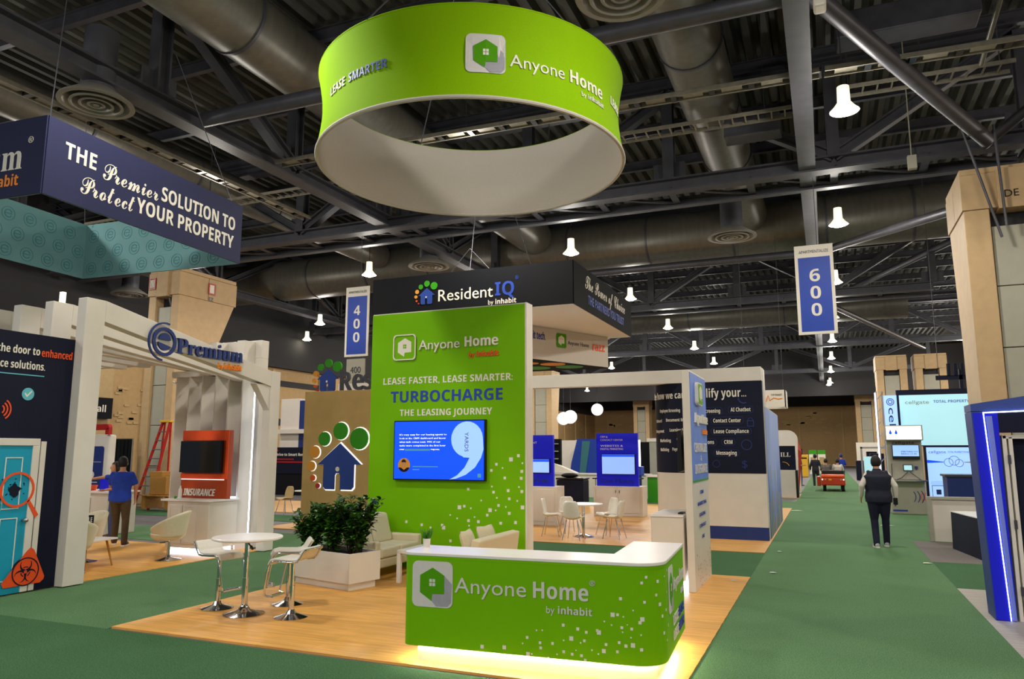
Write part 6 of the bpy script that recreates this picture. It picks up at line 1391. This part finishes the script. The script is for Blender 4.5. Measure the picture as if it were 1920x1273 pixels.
    for i in range(rows + 1):
        for q in range(n):
            ph = 2*math.pi*q/n; fr_ = math.sin(ph)
            lim = 62 if fr_ > .45 else (82 if fr_ > .1 else (128 if not long_hair else 150))
            th = math.radians(lim) * i / rows
            r = .113 + (.035 if long_hair and fr_ < .3 and i > 5 else 0)
            vs.append((c0.x + r*.84*math.sin(th)*math.cos(ph), c0.y + r*.98*math.sin(th)*math.sin(ph), c0.z + r*1.2*math.cos(th)))
    hb_.add(vs, [(i*n+q, (i+1)*n+q, (i+1)*n+(q+1)%n, i*n+(q+1)%n) for i in range(rows) for q in range(n)])
    o = obj('hair', hb_, M[cap or 'hair'], t, smooth=True)
    if sc != 1: t.scale = (sc,)*3
    return t
p1 = person('man in navy vest and white sleeves walking away down the aisle', (.93, 17.25, .01), 6,
       dict(elR=(.30,-.05,1.17), wrR=(.31,.04,.92), elL=(-.30,-.06,1.17), wrL=(-.30,.10,.95), knR=(.11,.08,.52), anR=(.11,.12,.09), knL=(-.10,.02,.51), anL=(-.11,-.14,.09), head=(0,.05,1.61)), 'shirt_white', 'trouser_navy', 'shoe_grey', vest='vest_navy', stout=1.36, sc=1.05, near=True)
tag(obj('black_tablet', MB().box(1.20, 17.26, .86, 1.28, 17.40, 1.0), M['black_plastic'], bevel=.01), 'black tablet in the right hand of the man in the vest', 'tablet')
p2 = person('man in blue T-shirt and brown trousers behind the tub chairs', (-13.62, 11.35, .022), 38,
       dict(elR=(.26,.02,1.16), wrR=(.24,.12,.92), elL=(-.22,.08,1.16), wrL=(-.14,.26,1.10), knR=(.12,-.02,.5), anR=(.16,-.20,.09), knL=(-.08,.08,.5), anL=(-.10,.16,.09), chest=(0,-.01,1.30), head=(-.02,.06,1.61)), 'shirt_blue', 'trouser_brown', 'shoe_brown', short=True, stout=1.15, sc=1.03, near=True)
p3 = person('person in blue shirt with an arm stretched out to the left', (-14.9, 12.25, .01), 150,
       dict(elR=(.30,.20,1.40), wrR=(.42,.42,1.36), elL=(-.25,.02,1.16), wrL=(-.16,.22,1.12)), 'shirt_blue', 'jean', 'shoe_brown', short=True, sc=.96, long_hair=True, near=True)
p4 = person('person in dark top and grey trousers left of the far aisle', (-1.45, 44.5, .01), -60, dict(wrR=(.1,.3,1.15)), 'dark_cloth', 'jean', 'shoe_brown', short=True)
p5 = person('person in dark clothes walking just left of the cart', (-.62, 44.5, .01), 0, dict(knR=(.1,.1,.52), anR=(.1,.15,.09)), 'dark_cloth', 'dark_cloth', 'shoe_brown', stout=1.1)
sit = dict(pel=(0,0,.55), waist=(0,-.02,.68), chest=(0,0,.9), neck=(0,.02,1.08), head=(0,.04,1.22), shR=(.17,.02,1.03), elR=(.25,.14,.80), wrR=(.2,.38,.82), shL=(-.17,.02,1.03), elL=(-.25,.14,.80), wrL=(-.2,.38,.82),
           hipR=(.1,.02,.52), knR=(.12,.42,.52), anR=(.12,.46,.12), hipL=(-.1,.02,.52), knL=(-.12,.42,.52), anL=(-.12,.46,.12))
person('driver in grey shirt seated at the left of the cart', (-.08, 40.85, .2), 0, sit, 'grey_cloth', 'dark_cloth', 'shoe_brown')
person('passenger in white shirt seated at the right of the cart', (.46, 40.85, .2), 0, sit, 'shirt_white', 'dark_cloth', 'shoe_brown')
person('person in blue cap standing beyond the cart', (.75, 48, .01), 30, dict(wrR=(.1,.3,1.2)), 'blue_banner' if 0 else 'shirt_blue', 'jean', 'shoe_grey', cap='icon_dim')
